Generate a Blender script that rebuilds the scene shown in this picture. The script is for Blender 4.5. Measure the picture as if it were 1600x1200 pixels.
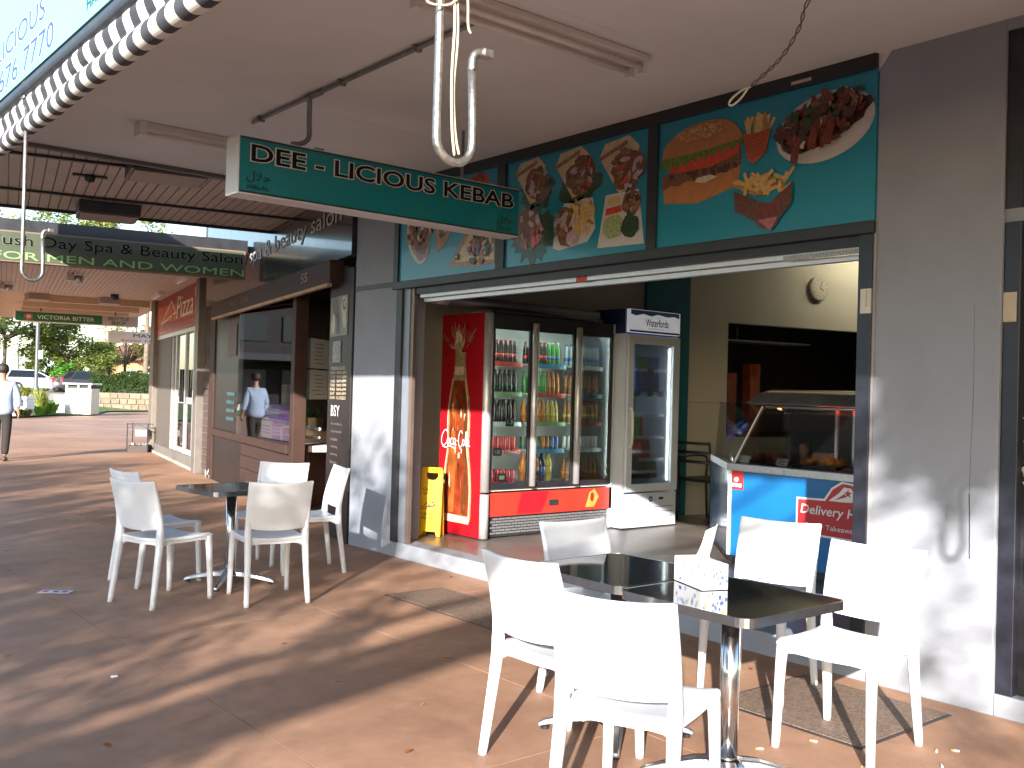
import bpy, bmesh, math, random
from mathutils import Vector, Matrix, noise
# ------------------------------------------------------------------ scene, camera, sky, sun
for o in list(bpy.data.objects): bpy.data.objects.remove(o)
S = bpy.context.scene
C = S.collection
R = math.radians
def camera():
    yaw, pit, rol = R(39.445), R(0.625), R(1.586)
    F = Vector((math.sin(yaw)*math.cos(pit), math.cos(yaw)*math.cos(pit), math.sin(pit)))
    r0 = Vector((math.cos(yaw), -math.sin(yaw), 0)); u0 = r0.cross(F)
    r = r0*math.cos(rol)+u0*math.sin(rol); u = -r0*math.sin(rol)+u0*math.cos(rol)
    cd = bpy.data.cameras.new('camera'); co = bpy.data.objects.new('camera', cd); C.objects.link(co)
    cd.sensor_width = 36; cd.lens = 1540/1600*36; cd.clip_start = .05; cd.clip_end = 3000
    co.matrix_world = Matrix(((r.x,u.x,-F.x,0),(r.y,u.y,-F.y,0),(r.z,u.z,-F.z,1.45),(0,0,0,1)))
    S.camera = co
camera()
SUN_AZ, SUN_EL = R(40), R(18.2)          # light travels towards +X and +Y
W = bpy.data.worlds.new('World'); S.world = W; W.use_nodes = True
nt = W.node_tree; nt.nodes.clear()
sky = nt.nodes.new('ShaderNodeTexSky'); sky.sky_type = 'NISHITA'; sky.sun_disc = False
sky.sun_elevation = SUN_EL
tosun = Vector((-math.cos(SUN_AZ), -math.sin(SUN_AZ)))
sky.sun_rotation = math.atan2(tosun.x, tosun.y)
sky.air_density = 1.0; sky.dust_density = .7; sky.ozone_density = 1.6
bg = nt.nodes.new('ShaderNodeBackground'); bg.inputs[1].default_value = .15
wo = nt.nodes.new('ShaderNodeOutputWorld')
nt.links.new(sky.outputs[0], bg.inputs[0]); nt.links.new(bg.outputs[0], wo.inputs[0])
sl = bpy.data.lights.new('sun', 'SUN'); sl.energy = 5; sl.angle = R(.55); sl.color = (1, .94, .86)
so = bpy.data.objects.new('sun', sl); C.objects.link(so)
so.rotation_euler = Vector((math.cos(SUN_AZ)*math.cos(SUN_EL), math.sin(SUN_AZ)*math.cos(SUN_EL), -math.sin(SUN_EL))).to_track_quat('-Z','Y').to_euler()
S.view_settings.view_transform = 'Standard'; S.view_settings.look = 'None'
S.view_settings.exposure = 1.55; S.view_settings.gamma = 1
S.render.engine = 'CYCLES'; S.cycles.use_denoising = True; S.cycles.max_bounces = 10
S.cycles.transparent_max_bounces = 24; S.cycles.sample_clamp_indirect = 6; S.cycles.caustics_reflective = False; S.cycles.caustics_refractive = False
# ------------------------------------------------------------------ materials
MATS = {}
def nd(t, k, **kw):
    n = t.nodes.new(k)
    for a, b in kw.items(): setattr(n, a, b)
    return n
def mat(name, col=(.5,.5,.5), rough=.55, metal=0, var=.08, scale=7, bump=0, bscale=60, coat=0, spec=.5, emit=0, dirt=0, trans=0):
    if name in MATS: return MATS[name]
    m = bpy.data.materials.new(name); m.use_nodes = True; t = m.node_tree; L = t.links.new
    b = t.nodes['Principled BSDF']
    b.inputs['Roughness'].default_value = rough; b.inputs['Metallic'].default_value = metal
    b.inputs['Coat Weight'].default_value = coat; b.inputs['Coat Roughness'].default_value = .06
    b.inputs['Specular IOR Level'].default_value = spec
    tc = nd(t, 'ShaderNodeTexCoord')
    n1 = nd(t, 'ShaderNodeTexNoise'); n1.inputs['Scale'].default_value = scale; n1.inputs['Detail'].default_value = 5
    L(tc.outputs['Object'], n1.inputs['Vector'])
    mr = nd(t, 'ShaderNodeMapRange'); mr.inputs[1].default_value = .3; mr.inputs[2].default_value = .7
    mr.inputs[3].default_value = 1-var; mr.inputs[4].default_value = 1+var
    L(n1.outputs['Fac'], mr.inputs[0])
    mx = nd(t, 'ShaderNodeMix', data_type='RGBA', blend_type='MULTIPLY'); mx.inputs[0].default_value = 1
    mx.inputs[6].default_value = (*col, 1); L(mr.outputs[0], mx.inputs[7])
    out = mx.outputs[2]
    if dirt:
        n2 = nd(t, 'ShaderNodeTexNoise'); n2.inputs['Scale'].default_value = scale*.35; n2.inputs['Detail'].default_value = 8; n2.inputs['Roughness'].default_value = .7
        L(tc.outputs['Object'], n2.inputs['Vector'])
        m2 = nd(t, 'ShaderNodeMapRange'); m2.inputs[1].default_value = .52; m2.inputs[2].default_value = .72; m2.inputs[3].default_value = 0; m2.inputs[4].default_value = dirt
        L(n2.outputs['Fac'], m2.inputs[0])
        mx2 = nd(t, 'ShaderNodeMix', data_type='RGBA'); L(m2.outputs[0], mx2.inputs[0]); L(out, mx2.inputs[6]); mx2.inputs[7].default_value = (.09,.075,.06,1)
        out = mx2.outputs[2]
    L(out, b.inputs['Base Color'])
    rr = nd(t, 'ShaderNodeMapRange'); rr.inputs[3].default_value = max(0, rough-.07); rr.inputs[4].default_value = min(1, rough+.07)
    L(n1.outputs['Fac'], rr.inputs[0]); L(rr.outputs[0], b.inputs['Roughness'])
    if bump:
        n3 = nd(t, 'ShaderNodeTexNoise'); n3.inputs['Scale'].default_value = bscale; n3.inputs['Detail'].default_value = 3
        L(tc.outputs['Object'], n3.inputs['Vector'])
        bp = nd(t, 'ShaderNodeBump'); bp.inputs['Strength'].default_value = bump; bp.inputs['Distance'].default_value = .01
        L(n3.outputs['Fac'], bp.inputs['Height']); L(bp.outputs[0], b.inputs['Normal'])
    if emit:
        b.inputs['Emission Color'].default_value = (*col, 1); b.inputs['Emission Strength'].default_value = emit
    if trans: b.inputs['Transmission Weight'].default_value = trans
    MATS[name] = m; return m
def glass(name, tint=(.9,.95,.95), ior=1.5, boost=1.0, rough=0.0):
    if name in MATS: return MATS[name]
    m = bpy.data.materials.new(name); m.use_nodes = True; t = m.node_tree; L = t.links.new; t.nodes.clear()
    o = nd(t, 'ShaderNodeOutputMaterial'); mx = nd(t, 'ShaderNodeMixShader'); tr = nd(t, 'ShaderNodeBsdfTransparent'); gl = nd(t, 'ShaderNodeBsdfGlossy')
    tr.inputs[0].default_value = (*tint, 1); gl.inputs['Roughness'].default_value = rough
    fr = nd(t, 'ShaderNodeFresnel'); fr.inputs[0].default_value = ior
    mm = nd(t, 'ShaderNodeMath', operation='MULTIPLY', use_clamp=True); mm.inputs[1].default_value = boost
    L(fr.outputs[0], mm.inputs[0]); L(mm.outputs[0], mx.inputs[0]); L(tr.outputs[0], mx.inputs[1]); L(gl.outputs[0], mx.inputs[2]); L(mx.outputs[0], o.inputs[0])
    MATS[name] = m; return m
def leafmat(name, c1=(.05,.1,.02), c2=(.15,.2,.05)):
    if name in MATS: return MATS[name]
    m = bpy.data.materials.new(name); m.use_nodes = True; t = m.node_tree; L = t.links.new; t.nodes.clear()
    o = nd(t, 'ShaderNodeOutputMaterial'); a = nd(t, 'ShaderNodeAddShader'); d = nd(t, 'ShaderNodeBsdfDiffuse'); tr = nd(t, 'ShaderNodeBsdfTranslucent')
    tc = nd(t, 'ShaderNodeTexCoord'); n = nd(t, 'ShaderNodeTexNoise'); n.inputs['Scale'].default_value = 2.2; n.inputs['Detail'].default_value = 6; n.inputs['Roughness'].default_value = .75
    L(tc.outputs['Object'], n.inputs[0]); cr = nd(t, 'ShaderNodeValToRGB'); cr.color_ramp.elements[0].position = .35; cr.color_ramp.elements[1].position = .65
    cr.color_ramp.elements[0].color = (*c1, 1); cr.color_ramp.elements[1].color = (*c2, 1)
    L(n.outputs['Fac'], cr.inputs[0]); L(cr.outputs[0], d.inputs[0])
    hs = nd(t, 'ShaderNodeHueSaturation'); hs.inputs['Value'].default_value = .7; L(cr.outputs[0], hs.inputs['Color']); L(hs.outputs[0], tr.inputs[0])
    L(d.outputs[0], a.inputs[0]); L(tr.outputs[0], a.inputs[1]); L(a.outputs[0], o.inputs[0])
    MATS[name] = m; return m
def paving():
    m = bpy.data.materials.new('red_brown_paving'); m.use_nodes = True; t = m.node_tree; L = t.links.new; b = t.nodes['Principled BSDF']
    tc = nd(t, 'ShaderNodeTexCoord'); ge = nd(t, 'ShaderNodeNewGeometry')
    def N(sc, det=4, ro=.6):
        n = nd(t, 'ShaderNodeTexNoise'); n.inputs['Scale'].default_value = sc; n.inputs['Detail'].default_value = det; n.inputs['Roughness'].default_value = ro; L(ge.outputs['Position'], n.inputs['Vector']); return n
    big, mid, fine = N(.45, 6, .65), N(5, 6, .7), N(220, 2)
    cr = nd(t, 'ShaderNodeValToRGB'); e = cr.color_ramp.elements
    e[0].position = .3; e[0].color = (.25,.135,.085,1); e[1].position = .72; e[1].color = (.47,.275,.175,1)
    L(big.outputs['Fac'], cr.inputs[0])
    m1 = nd(t, 'ShaderNodeMix', data_type='RGBA', blend_type='OVERLAY'); m1.inputs[0].default_value = .4; L(cr.outputs[0], m1.inputs[6]); L(mid.outputs['Fac'], m1.inputs[7])
    mr = nd(t, 'ShaderNodeMapRange'); mr.inputs[1].default_value = .3; mr.inputs[2].default_value = .7; mr.inputs[3].default_value = .72; mr.inputs[4].default_value = 1.28; L(fine.outputs['Fac'], mr.inputs[0])
    m2 = nd(t, 'ShaderNodeMix', data_type='RGBA', blend_type='MULTIPLY'); m2.inputs[0].default_value = 1; L(m1.outputs[2], m2.inputs[6]); L(mr.outputs[0], m2.inputs[7])
    vo = nd(t, 'ShaderNodeTexVoronoi'); vo.inputs['Scale'].default_value = 2.3; L(ge.outputs['Position'], vo.inputs['Vector'])
    vm = nd(t, 'ShaderNodeMapRange'); vm.inputs[1].default_value = .035; vm.inputs[2].default_value = .05; vm.inputs[3].default_value = .45; vm.inputs[4].default_value = 0; L(vo.outputs['Distance'], vm.inputs[0])
    m3 = nd(t, 'ShaderNodeMix', data_type='RGBA'); L(vm.outputs[0], m3.inputs[0]); L(m2.outputs[2], m3.inputs[6]); m3.inputs[7].default_value = (.07,.055,.05,1)
    L(m3.outputs[2], b.inputs['Base Color']); b.inputs['Roughness'].default_value = .62; b.inputs['Specular IOR Level'].default_value = .35
    bp = nd(t, 'ShaderNodeBump'); bp.inputs['Strength'].default_value = .35; bp.inputs['Distance'].default_value = .004; L(fine.outputs['Fac'], bp.inputs['Height']); L(bp.outputs[0], b.inputs['Normal'])
    return m
# ------------------------------------------------------------------ helpers
def thing(name, label, cat, loc=(0,0,0), group=None):
    o = bpy.data.objects.new(name, None); C.objects.link(o); o.location = loc; o.empty_display_size = .1
    o['label'] = label; o['category'] = cat
    if group: o['group'] = group
    return o
def tag(o, label, cat, group=None):
    o['label'] = label; o['category'] = cat
    if group: o['group'] = group
    return o
def wloc(o):
    v = Vector((0,0,0))
    while o is not None: v += o.location; o = o.parent
    return v
class Fr:
    """a flat drawing frame: origin, u (right), v (up), n = u x v (towards the viewer)"""
    def __init__(s, o, u, v): s.o = Vector(o); s.u = Vector(u).normalized(); s.v = Vector(v).normalized(); s.n = s.u.cross(s.v)
    def __call__(s, a, b, c=0): return s.o+s.u*a+s.v*b+s.n*c
class FS(Fr):
    """the same frame with drawings enlarged about one point"""
    def __init__(s, f, cu, cv, k): s.o, s.u, s.v, s.n, s.c = f.o, f.u, f.v, f.n, (cu, cv, k)
    def __call__(s, a, b, c=0):
        cu, cv, k = s.c; return s.o+s.u*(cu+(a-cu)*k)+s.v*(cv+(b-cv)*k)+s.n*c
class MB:
    def __init__(s): s.v = []; s.f = []; s.m = []
    def add(s, vs, fs, mi=0):
        k = len(s.v); s.v += [Vector(p) for p in vs]; s.f += [[i+k for i in f] for f in fs]; s.m += [mi]*len(fs); return s
    def bx(s, x0, x1, y0, y1, z0, z1, mi=0):
        return s.add([(x0,y0,z0),(x1,y0,z0),(x1,y1,z0),(x0,y1,z0),(x0,y0,z1),(x1,y0,z1),(x1,y1,z1),(x0,y1,z1)], BOXF, mi)
    def fbx(s, fr, u0, u1, v0, v1, n0, n1, mi=0):
        P = [fr(u0,v0,n0),fr(u1,v0,n0),fr(u1,v1,n0),fr(u0,v1,n0),fr(u0,v0,n1),fr(u1,v0,n1),fr(u1,v1,n1),fr(u0,v1,n1)]
        return s.add(P, BOXF, mi)
    def box(s, c, d, rot=None, mi=0):
        P = []
        for a in BOXV:
            q = Vector((a[0]*d[0]/2, a[1]*d[1]/2, a[2]*d[2]/2))
            if rot is not None: q = rot @ q
            P.append(q+Vector(c))
        return s.add(P, BOXF, mi)
    def prism(s, fr, pts, n0, n1, mi=0):
        k = len(pts); P = [fr(a,b,n0) for a,b in pts]+[fr(a,b,n1) for a,b in pts]
        F = [list(range(k))[::-1], list(range(k,2*k))]+[[i,(i+1)%k,(i+1)%k+k,i+k] for i in range(k)]
        return s.add(P, F, mi)
    def tube(s, pts, r, n=8, mi=0, sq=1):
        pts = [Vector(p) for p in pts]; k = len(pts); rs = r if isinstance(r, (list, tuple)) else [r]*k
        P = []; T0 = None; A = None
        for i, p in enumerate(pts):
            T = (pts[min(i+1,k-1)]-pts[max(i-1,0)]).normalized()
            if A is None:
                A = T.cross(Vector((0,0,1)) if abs(T.z) < .9 else Vector((1,0,0))).normalized()
            else: A = (A-T*A.dot(T)).normalized()
            B = T.cross(A)
            for j in range(n):
                a = 2*math.pi*j/n+math.pi/n
                ca, sa = math.cos(a), math.sin(a)
                if sq != 1: ca = math.copysign(abs(ca)**sq, ca); sa = math.copysign(abs(sa)**sq, sa)
                P.append(p+(A*ca+B*sa)*rs[i])
        F = [[i*n+j, i*n+(j+1)%n, (i+1)*n+(j+1)%n, (i+1)*n+j] for i in range(k-1) for j in range(n)]
        F += [list(range(n))[::-1], list(range((k-1)*n, k*n))]
        return s.add(P, F, mi)
    def lathe(s, prof, c=(0,0,0), n=14, mi=0):
        c = Vector(c); P = []; k = len(prof)
        for r, z in prof: P += [c+Vector((r*math.cos(2*math.pi*j/n), r*math.sin(2*math.pi*j/n), z)) for j in range(n)]
        F = [[i*n+j, i*n+(j+1)%n, (i+1)*n+(j+1)%n, (i+1)*n+j] for i in range(k-1) for j in range(n)]
        F += [list(range(n))[::-1], list(range((k-1)*n, k*n))]
        return s.add(P, F, mi)
    def grid(s, fn, nu, nv, mi=0):
        P = [fn(i/nu, j/nv) for i in range(nu+1) for j in range(nv+1)]
        return s.add(P, [[i*(nv+1)+j, (i+1)*(nv+1)+j, (i+1)*(nv+1)+j+1, i*(nv+1)+j+1] for i in range(nu) for j in range(nv)], mi)
    def shell(s, fn, nu, nv, th, mi=0):
        """closed slab: fn(u,v) -> (point, normal)"""
        A = [fn(i/nu, j/nv) for i in range(nu+1) for j in range(nv+1)]
        k = len(A); P = [p+n*th/2 for p, n in A]+[p-n*th/2 for p, n in A]; w = nv+1
        F = [[i*w+j,(i+1)*w+j,(i+1)*w+j+1,i*w+j+1] for i in range(nu) for j in range(nv)]
        F += [[q+k for q in f[::-1]] for f in F]
        bd = [i*w for i in range(nu+1)]+[nu*w+j for j in range(1,w)]+[i*w+nv for i in range(nu-1,-1,-1)]+[j for j in range(nv-1,0,-1)]
        F += [[bd[i], bd[(i+1)%len(bd)]][::-1]+[bd[i]+k, bd[(i+1)%len(bd)]+k] for i in range(len(bd))]
        return s.add(P, F, mi)
    def build(s, name, mats, parent=None, smooth=False, bevel=0, center=False, fix=True):
        if not isinstance(mats, (list, tuple)): mats = [mats]
        off = wloc(parent) if parent is not None else Vector((0,0,0))
        if parent is None and center and s.v:
            lo = [min(p[i] for p in s.v) for i in range(3)]; hi = [max(p[i] for p in s.v) for i in range(3)]
            off = Vector(((lo[0]+hi[0])/2, (lo[1]+hi[1])/2, lo[2]))
        me = bpy.data.meshes.new(name); me.from_pydata([p-off for p in s.v], [], s.f)
        for m in mats: me.materials.append(m)
        me.polygons.foreach_set('material_index', s.m)
        if fix:
            bm = bmesh.new(); bm.from_mesh(me); bmesh.ops.recalc_face_normals(bm, faces=bm.faces); bm.to_mesh(me); bm.free()
        if smooth: me.polygons.foreach_set('use_smooth', [True]*len(me.polygons))
        me.update()
        o = bpy.data.objects.new(name, me); C.objects.link(o)
        if parent is not None: o.parent = parent
        elif center: o.location = off
        if bevel:
            b = o.modifiers.new('b', 'BEVEL'); b.width = bevel; b.segments = 2; b.limit_method = 'ANGLE'
        if smooth == 2:
            for p in me.polygons: pass
            try: me.set_sharp_from_angle(angle=R(35))
            except Exception: pass
        return o
BOXF = [[3,2,1,0],[4,5,6,7],[0,1,5,4],[1,2,6,5],[2,3,7,6],[3,0,4,7]]
BOXV = [(-1,-1,-1),(1,-1,-1),(1,1,-1),(-1,1,-1),(-1,-1,1),(1,-1,1),(1,1,1),(-1,1,1)]
def copytree(o, parent=None):
    c = o.copy(); C.objects.link(c); c.parent = parent
    for ch in o.children: copytree(ch, c)
    return c
def struct(o): o['kind'] = 'structure'; return o
_tx = {}
def textdata(s, off=0.0):
    if (s, off) in _tx: return _tx[(s, off)]
    cu = bpy.data.curves.new('t', 'FONT'); cu.body = s; cu.size = 1; cu.offset = off; cu.resolution_u = 3
    ob = bpy.data.objects.new('t', cu); C.objects.link(ob)
    bpy.context.view_layer.update()
    me = bpy.data.meshes.new_from_object(ob.evaluated_get(bpy.context.evaluated_depsgraph_get()))
    d = ([(v.co.x, v.co.y) for v in me.vertices], [list(p.vertices) for p in me.polygons])
    bpy.data.objects.remove(ob); bpy.data.curves.remove(cu); bpy.data.meshes.remove(me)
    _tx[(s, off)] = d; return d
def text(name, s, fr, u0, u1, v0, v1, m, parent, n=.003, off=0.0, shear=0, outline=None, om=None, warp=None):
    V, F = textdata(s, off)
    if not V: return None
    x0 = min(a for a,b in V); x1 = max(a for a,b in V); y0 = min(b for a,b in V); y1 = max(b for a,b in V)
    def put(V, F, n, mm, nm):
        P = []
        for a, b in V:
            a, b = (a-x0)/(x1-x0), (b-y0)/(y1-y0)
            u, v = u0+(u1-u0)*a+shear*(v1-v0)*b, v0+(v1-v0)*b
            if warp: u, v = warp(u, v, a, b)
            P.append(fr(u, v, n))
        return MB().add(P, F).build(nm, mm, parent, fix=False)
    if outline:
        V2, F2 = textdata(s, off+outline); put(V2, F2, n-.0012, om, name+'_outline')
    return put(V, F, n, m, name)
class Print:
    """flat printed picture: stacked coloured shapes on a frame"""
    def __init__(s, fr, n=.002): s.fr = fr; s.n = n; s.b = MB(); s.mats = []
    def mi(s, m):
        if m not in s.mats: s.mats.append(m)
        return s.mats.index(m)
    def poly(s, pts, m):
        s.n += .00025; s.b.add([s.fr(a,b,s.n) for a,b in pts], [list(range(len(pts)))], s.mi(m)); return s
    def blob(s, cx, cy, rx, ry, m, k=18, jit=.12, seed=0, rot=0):
        rd = random.Random(seed); P = []
        for i in range(k):
            a = 2*math.pi*i/k; q = 1+rd.uniform(-jit, jit); x, y = rx*q*math.cos(a), ry*q*math.sin(a)
            P.append((cx+x*math.cos(rot)-y*math.sin(rot), cy+x*math.sin(rot)+y*math.cos(rot)))
        return s.poly(P, m)
    def line(s, pts, w, m):
        s.n += .00025
        for i in range(len(pts)-1):
            (a,b),(c,d) = pts[i], pts[i+1]; L = math.hypot(c-a,d-b) or 1; e = w*.25
            tx, ty = (c-a)/L, (d-b)/L; px, py = -ty*w/2, tx*w/2
            s.b.add([s.fr(a-tx*e+px,b-ty*e+py,s.n),s.fr(a-tx*e-px,b-ty*e-py,s.n),s.fr(c+tx*e-px,d+ty*e-py,s.n),s.fr(c+tx*e+px,d+ty*e+py,s.n)], [[0,1,2,3]], s.mi(m))
            s.n += .00002
        return s
    def build(s, name, parent): return s.b.build(name, s.mats, parent, fix=False)
def bez(pts, k=6):
    """smooth polyline through points (Catmull-Rom)"""
    P = [pts[0]]+list(pts)+[pts[-1]]; out = []
    D = len(pts[0])
    for i in range(1, len(P)-2):
        for j in range(k):
            t = j/k; q = []
            for d in range(D):
                p0,p1,p2,p3 = P[i-1][d],P[i][d],P[i+1][d],P[i+2][d]
                q.append(.5*(2*p1+(p2-p0)*t+(2*p0-5*p1+4*p2-p3)*t*t+(3*p1-p0-3*p2+p3)*t**3))
            out.append(tuple(q))
    return out+[tuple(pts[-1])]
# the neighbouring shops stand on a line turned 12 degrees from the kebab shop
TH = R(12.2); NO = Vector((4.75, 8.12, 0)); NU = Vector((math.sin(TH), math.cos(TH), 0)); NN = Vector((math.cos(TH), -math.sin(TH), 0))
def SP(s, off, z): return NO+NU*s+NN*off+Vector((0,0,z))
def spframe(off): return Fr(SP(0,off,0), -NU, (0,0,1))      # u = -s
def spacross(s): return Fr(SP(s,0,0), NN, (0,0,1))          # u = off, faces the viewer
def spbox(b, s0, s1, o0, o1, z0, z1, mi=0):
    b.add([SP(s,o,z) for z in (z0,z1) for s,o in ((s0,o0),(s0,o1),(s1,o1),(s1,o0))], BOXF, mi); return b
rnd = random.Random(7)
# ------------------------------------------------------------------ material set
white_pl = mat('white_plastic', (.70,.73,.78), .38, var=.03, scale=14)
black = mat('black_paint', (.018,.018,.022), .4, var=.25, dirt=.1)
navy = mat('navy_black_paint', (.016,.017,.028), .38, var=.3, scale=12)
greywall = mat('pale_grey_render', (.27,.29,.335), .7, var=.07, scale=3, bump=.12, bscale=160, dirt=.12)
ceilw = mat('ceiling_paint', (.69,.69,.68), .8, var=.06, scale=1.2, dirt=.08)
cream = mat('cream_wall_paint', (.50,.48,.41), .7, var=.06, scale=2)
teal = mat('teal_print', (.006,.23,.34), .3, var=.05, coat=.25, scale=1.5)
tealp = mat('teal_paint', (.006,.13,.17), .6, var=.05)
alu = mat('aluminium', (.6,.6,.62), .38, .55, var=.06, scale=25)
steel = mat('stainless_steel', (.5,.5,.52), .3, 1, var=.1, scale=30)
galv = mat('galvanised_steel', (.36,.34,.31), .42, .9, var=.25, scale=60, bump=.1)
dmetal = mat('dark_grey_metal', (.06,.06,.07), .45, .6, var=.2)
wtrim = mat('white_trim', (.72,.71,.69), .5, var=.05)
win = glass('window_glass', (.7,.73,.73), 1.52, 1.2)
clear = glass('clear_glass', (.95,.97,.97), 1.45, .8)
fridgeglass = glass('fridge_door_glass', (.93,.97,.95), 1.45, .9)
tile = mat('shop_floor_tiles', (.15,.125,.11), .35, var=.25, scale=3, dirt=.3)
brownp = mat('brown_paint', (.05,.025,.019), .6, var=.2, scale=5, spec=.3)
browng = mat('dark_brown_gloss', (.018,.012,.012), .4, var=.2, spec=.35)
asphalt = mat('asphalt', (.055,.055,.058), .85, var=.25, scale=.6, bump=.4, bscale=90)
pave = paving()
conc = mat('concrete_kerb', (.36,.34,.31), .8, var=.15, scale=4, bump=.2)
grassg = mat('garden_grass', (.09,.13,.035), .9, var=.45, scale=2.5, bump=.6, bscale=30)
blkprint = mat('black_print', (.008,.008,.01), .9, var=.1, spec=.1)
whprint = mat('white_print', (.8,.8,.8), .5, var=.02)
# ------------------------------------------------------------------ ground
g = MB().bx(-400,400,-400,600,-.6,-.15).build('ground', asphalt); struct(g)
foot = MB().bx(-1.2, 60, -8, 62, -.3, -.012).build('footpath', mat('joint_dirt', (.2,.14,.10), .9)); struct(foot)
xs = [-1.2, .52, 1.86, 3.2, 4.75]
ys = [-8+2.75*i for i in range(26)]
shared = {}
for i in range(len(xs)-1):
    for j in range(len(ys)-1):
        g0 = .0025
        MB().bx(xs[i]+g0, xs[i+1]-g0, ys[j]+g0, ys[j+1]-g0, -.012, 0).build('slab', pave, foot)
MB().bx(4.75, 60, 8.0, 62, -.0125, -.0005).build('paving_sheet', pave, foot)
kb = MB().bx(-1.36,-1.2,-8,60,-.3,.0).build('kerb', conc); struct(kb)
# ------------------------------------------------------------------ kebab shop
shop = thing('kebab_shop', 'grey rendered kebab shop with teal food panels above its open front', 'shop', (4.75, 5.1, 0))
MB().bx(4.75,5.05,7.40,8.14,-.02,3.32).build('pillar', greywall, shop, bevel=.008)
MB().bx(4.75,5.1,2.14,2.80,-.02,3.32).build('pillar', greywall, shop, bevel=.008)
MB().bx(4.752,4.95,2.80,7.40,-.02,.128).build('threshold', greywall, shop, bevel=.008)
MB().bx(4.78,5.05,-2,8.2,3.315,5.5).build('upper_wall', greywall, shop)
MB().bx(4.95,14,1.9,8.6,-.02,.126).build('shop_floor', tile, shop)
MB().bx(4.9,14,1.9,9.4,3.62,3.7).build('interior_ceiling', cream, shop)
MB().bx(5.1,14,1.8,1.95,0,3.62).build('far_side_wall', cream, shop)
MB().bx(13.6,13.75,1.8,9,0,3.62).build('back_wall', cream, shop)
wf = spacross(.2)
w = MB()
w.fbx(wf, .26,4.62,0,3.62,-.14,0).fbx(wf,4.62,9.2,0,1.02,-.14,0).fbx(wf,4.62,9.2,2.37,3.62,-.14,0).fbx(wf,8.2,9.2,1.02,2.37,-.14,0)
w.build('side_wall', cream, shop)
MB().fbx(wf,3.42,4.02,.12,3.6,.0,.05).build('teal_column', tealp, shop)
MB().fbx(wf,4.06,4.60,1.418,1.424,.0,.004).build('dado_line', mat('dado_grey',(.2,.19,.17),.6), shop)
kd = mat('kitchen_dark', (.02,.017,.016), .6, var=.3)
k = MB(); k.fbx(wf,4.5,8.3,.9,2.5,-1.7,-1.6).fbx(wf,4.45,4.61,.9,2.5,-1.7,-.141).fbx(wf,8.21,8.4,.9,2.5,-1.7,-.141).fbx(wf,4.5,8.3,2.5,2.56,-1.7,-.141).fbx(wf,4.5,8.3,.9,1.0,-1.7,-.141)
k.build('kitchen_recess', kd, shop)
MB().fbx(wf,4.62,6.2,2.18,2.2,-.6,-.3).build('kitchen_shelf', alu, shop)
MB().fbx(wf,4.66,4.68,2.2,2.37,-.5,-.48).fbx(wf,5.16,5.17,2.2,2.37,-.5,-.48).build('shelf_hanger', alu, shop)
# front frame
MB().bx(4.72,4.80,2.80,7.40,3.222,3.312).build('frame_top_rail', black, shop)
MB().bx(4.715,4.80,2.79,7.45,2.352,2.418).build('frame_head', black, shop, bevel=.004)
MB().bx(4.72,4.80,7.372,7.44,2.418,3.222).build('frame_stile', black, shop)
MB().bx(4.72,4.80,5.885,5.985,2.418,3.222).build('frame_stile', black, shop)
MB().bx(4.72,4.80,4.328,4.412,2.418,3.222).build('frame_stile', black, shop)
MB().bx(4.735,4.80,7.31,7.40,.128,2.352).build('door_jamb', black, shop, bevel=.004)
MB().bx(4.76,4.80,7.215,7.308,.128,2.352).build('guide_channel', mat('grey_blue_metal',(.25,.28,.34),.45,.4), shop)
MB().bx(4.77,4.80,7.165,7.213,.128,2.352).build('guide_channel', mat('brown_grey_metal',(.22,.16,.13),.4,.5), shop)
MB().bx(4.81,4.86,7.40,7.9,.128,2.352).build('corner_strip', tealp, shop)
MB().bx(4.73,4.86,2.80,2.882,.128,2.352).build('door_jamb', navy, shop, bevel=.004)
MB().bx(4.74,4.78,2.786,2.8,.13,2.42).build('edge_strip', mat('grey_edge',(.3,.3,.31),.5), shop)
MB().bx(4.76,4.93,2.884,7.12,2.30,2.352).build('head_box', black, shop)
tr = MB()
for i, (z0,z1,xo) in enumerate(((2.27,2.30,4.80),(2.236,2.266,4.84))): tr.bx(xo,xo+.05,2.884,7.12,z0,z1)
tr.build('roller_track', alu, shop)
MB().bx(4.795,4.8,2.9,3.4,2.262,2.29).build('grooved_plate', mat('grooved_metal',(.3,.28,.26),.4,.7,var=.5,scale=90), shop)
MB().bx(4.793,4.799,5.04,5.14,2.265,2.298).build('red_sticker', mat('red_sticker',(.55,.05,.03),.5), shop)
MB().bx(4.722,4.732,2.80,2.86,1.93,2.06).bx(4.712,4.724,2.823,2.84,1.965,2.05).build('latch_plate', mat('latch_cream',(.6,.55,.48),.45,.3), shop)
MB().bx(4.735,4.75,7.40,8.1,2.385,2.425).build('cable_strip', black, shop)
MB().add([(4.748,2.80,3.3),(4.748,2.72,3.31),(4.748,2.80,3.21)],[[0,1,2]]).build('peeled_paint', ceilw, shop)
MB().bx(4.715,4.719,3.19,3.32,3.245,3.262).build('paint_scrape', mat('scrape',(.5,.46,.42),.7), shop)
crk = MB(); cp = bez([(4.749,2.265,1.95),(4.749,2.262,1.5),(4.749,2.27,1.1),(4.749,2.262,.72)],6)
for i in range(len(cp)-1):
    y0, y1 = cp[i][1]+rnd.uniform(-.002,.002), cp[i+1][1]
    wd = .0007 if i < 13 else .0025
    crk.add([(4.7485,y0-wd,cp[i][2]),(4.7485,y0+wd,cp[i][2]),(4.7485,y1+wd,cp[i+1][2]),(4.7485,y1-wd,cp[i+1][2])],[[0,1,2,3]])
crk.build('wall_crack', mat('crack_dark',(.03,.03,.035),.9), shop)
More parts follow.
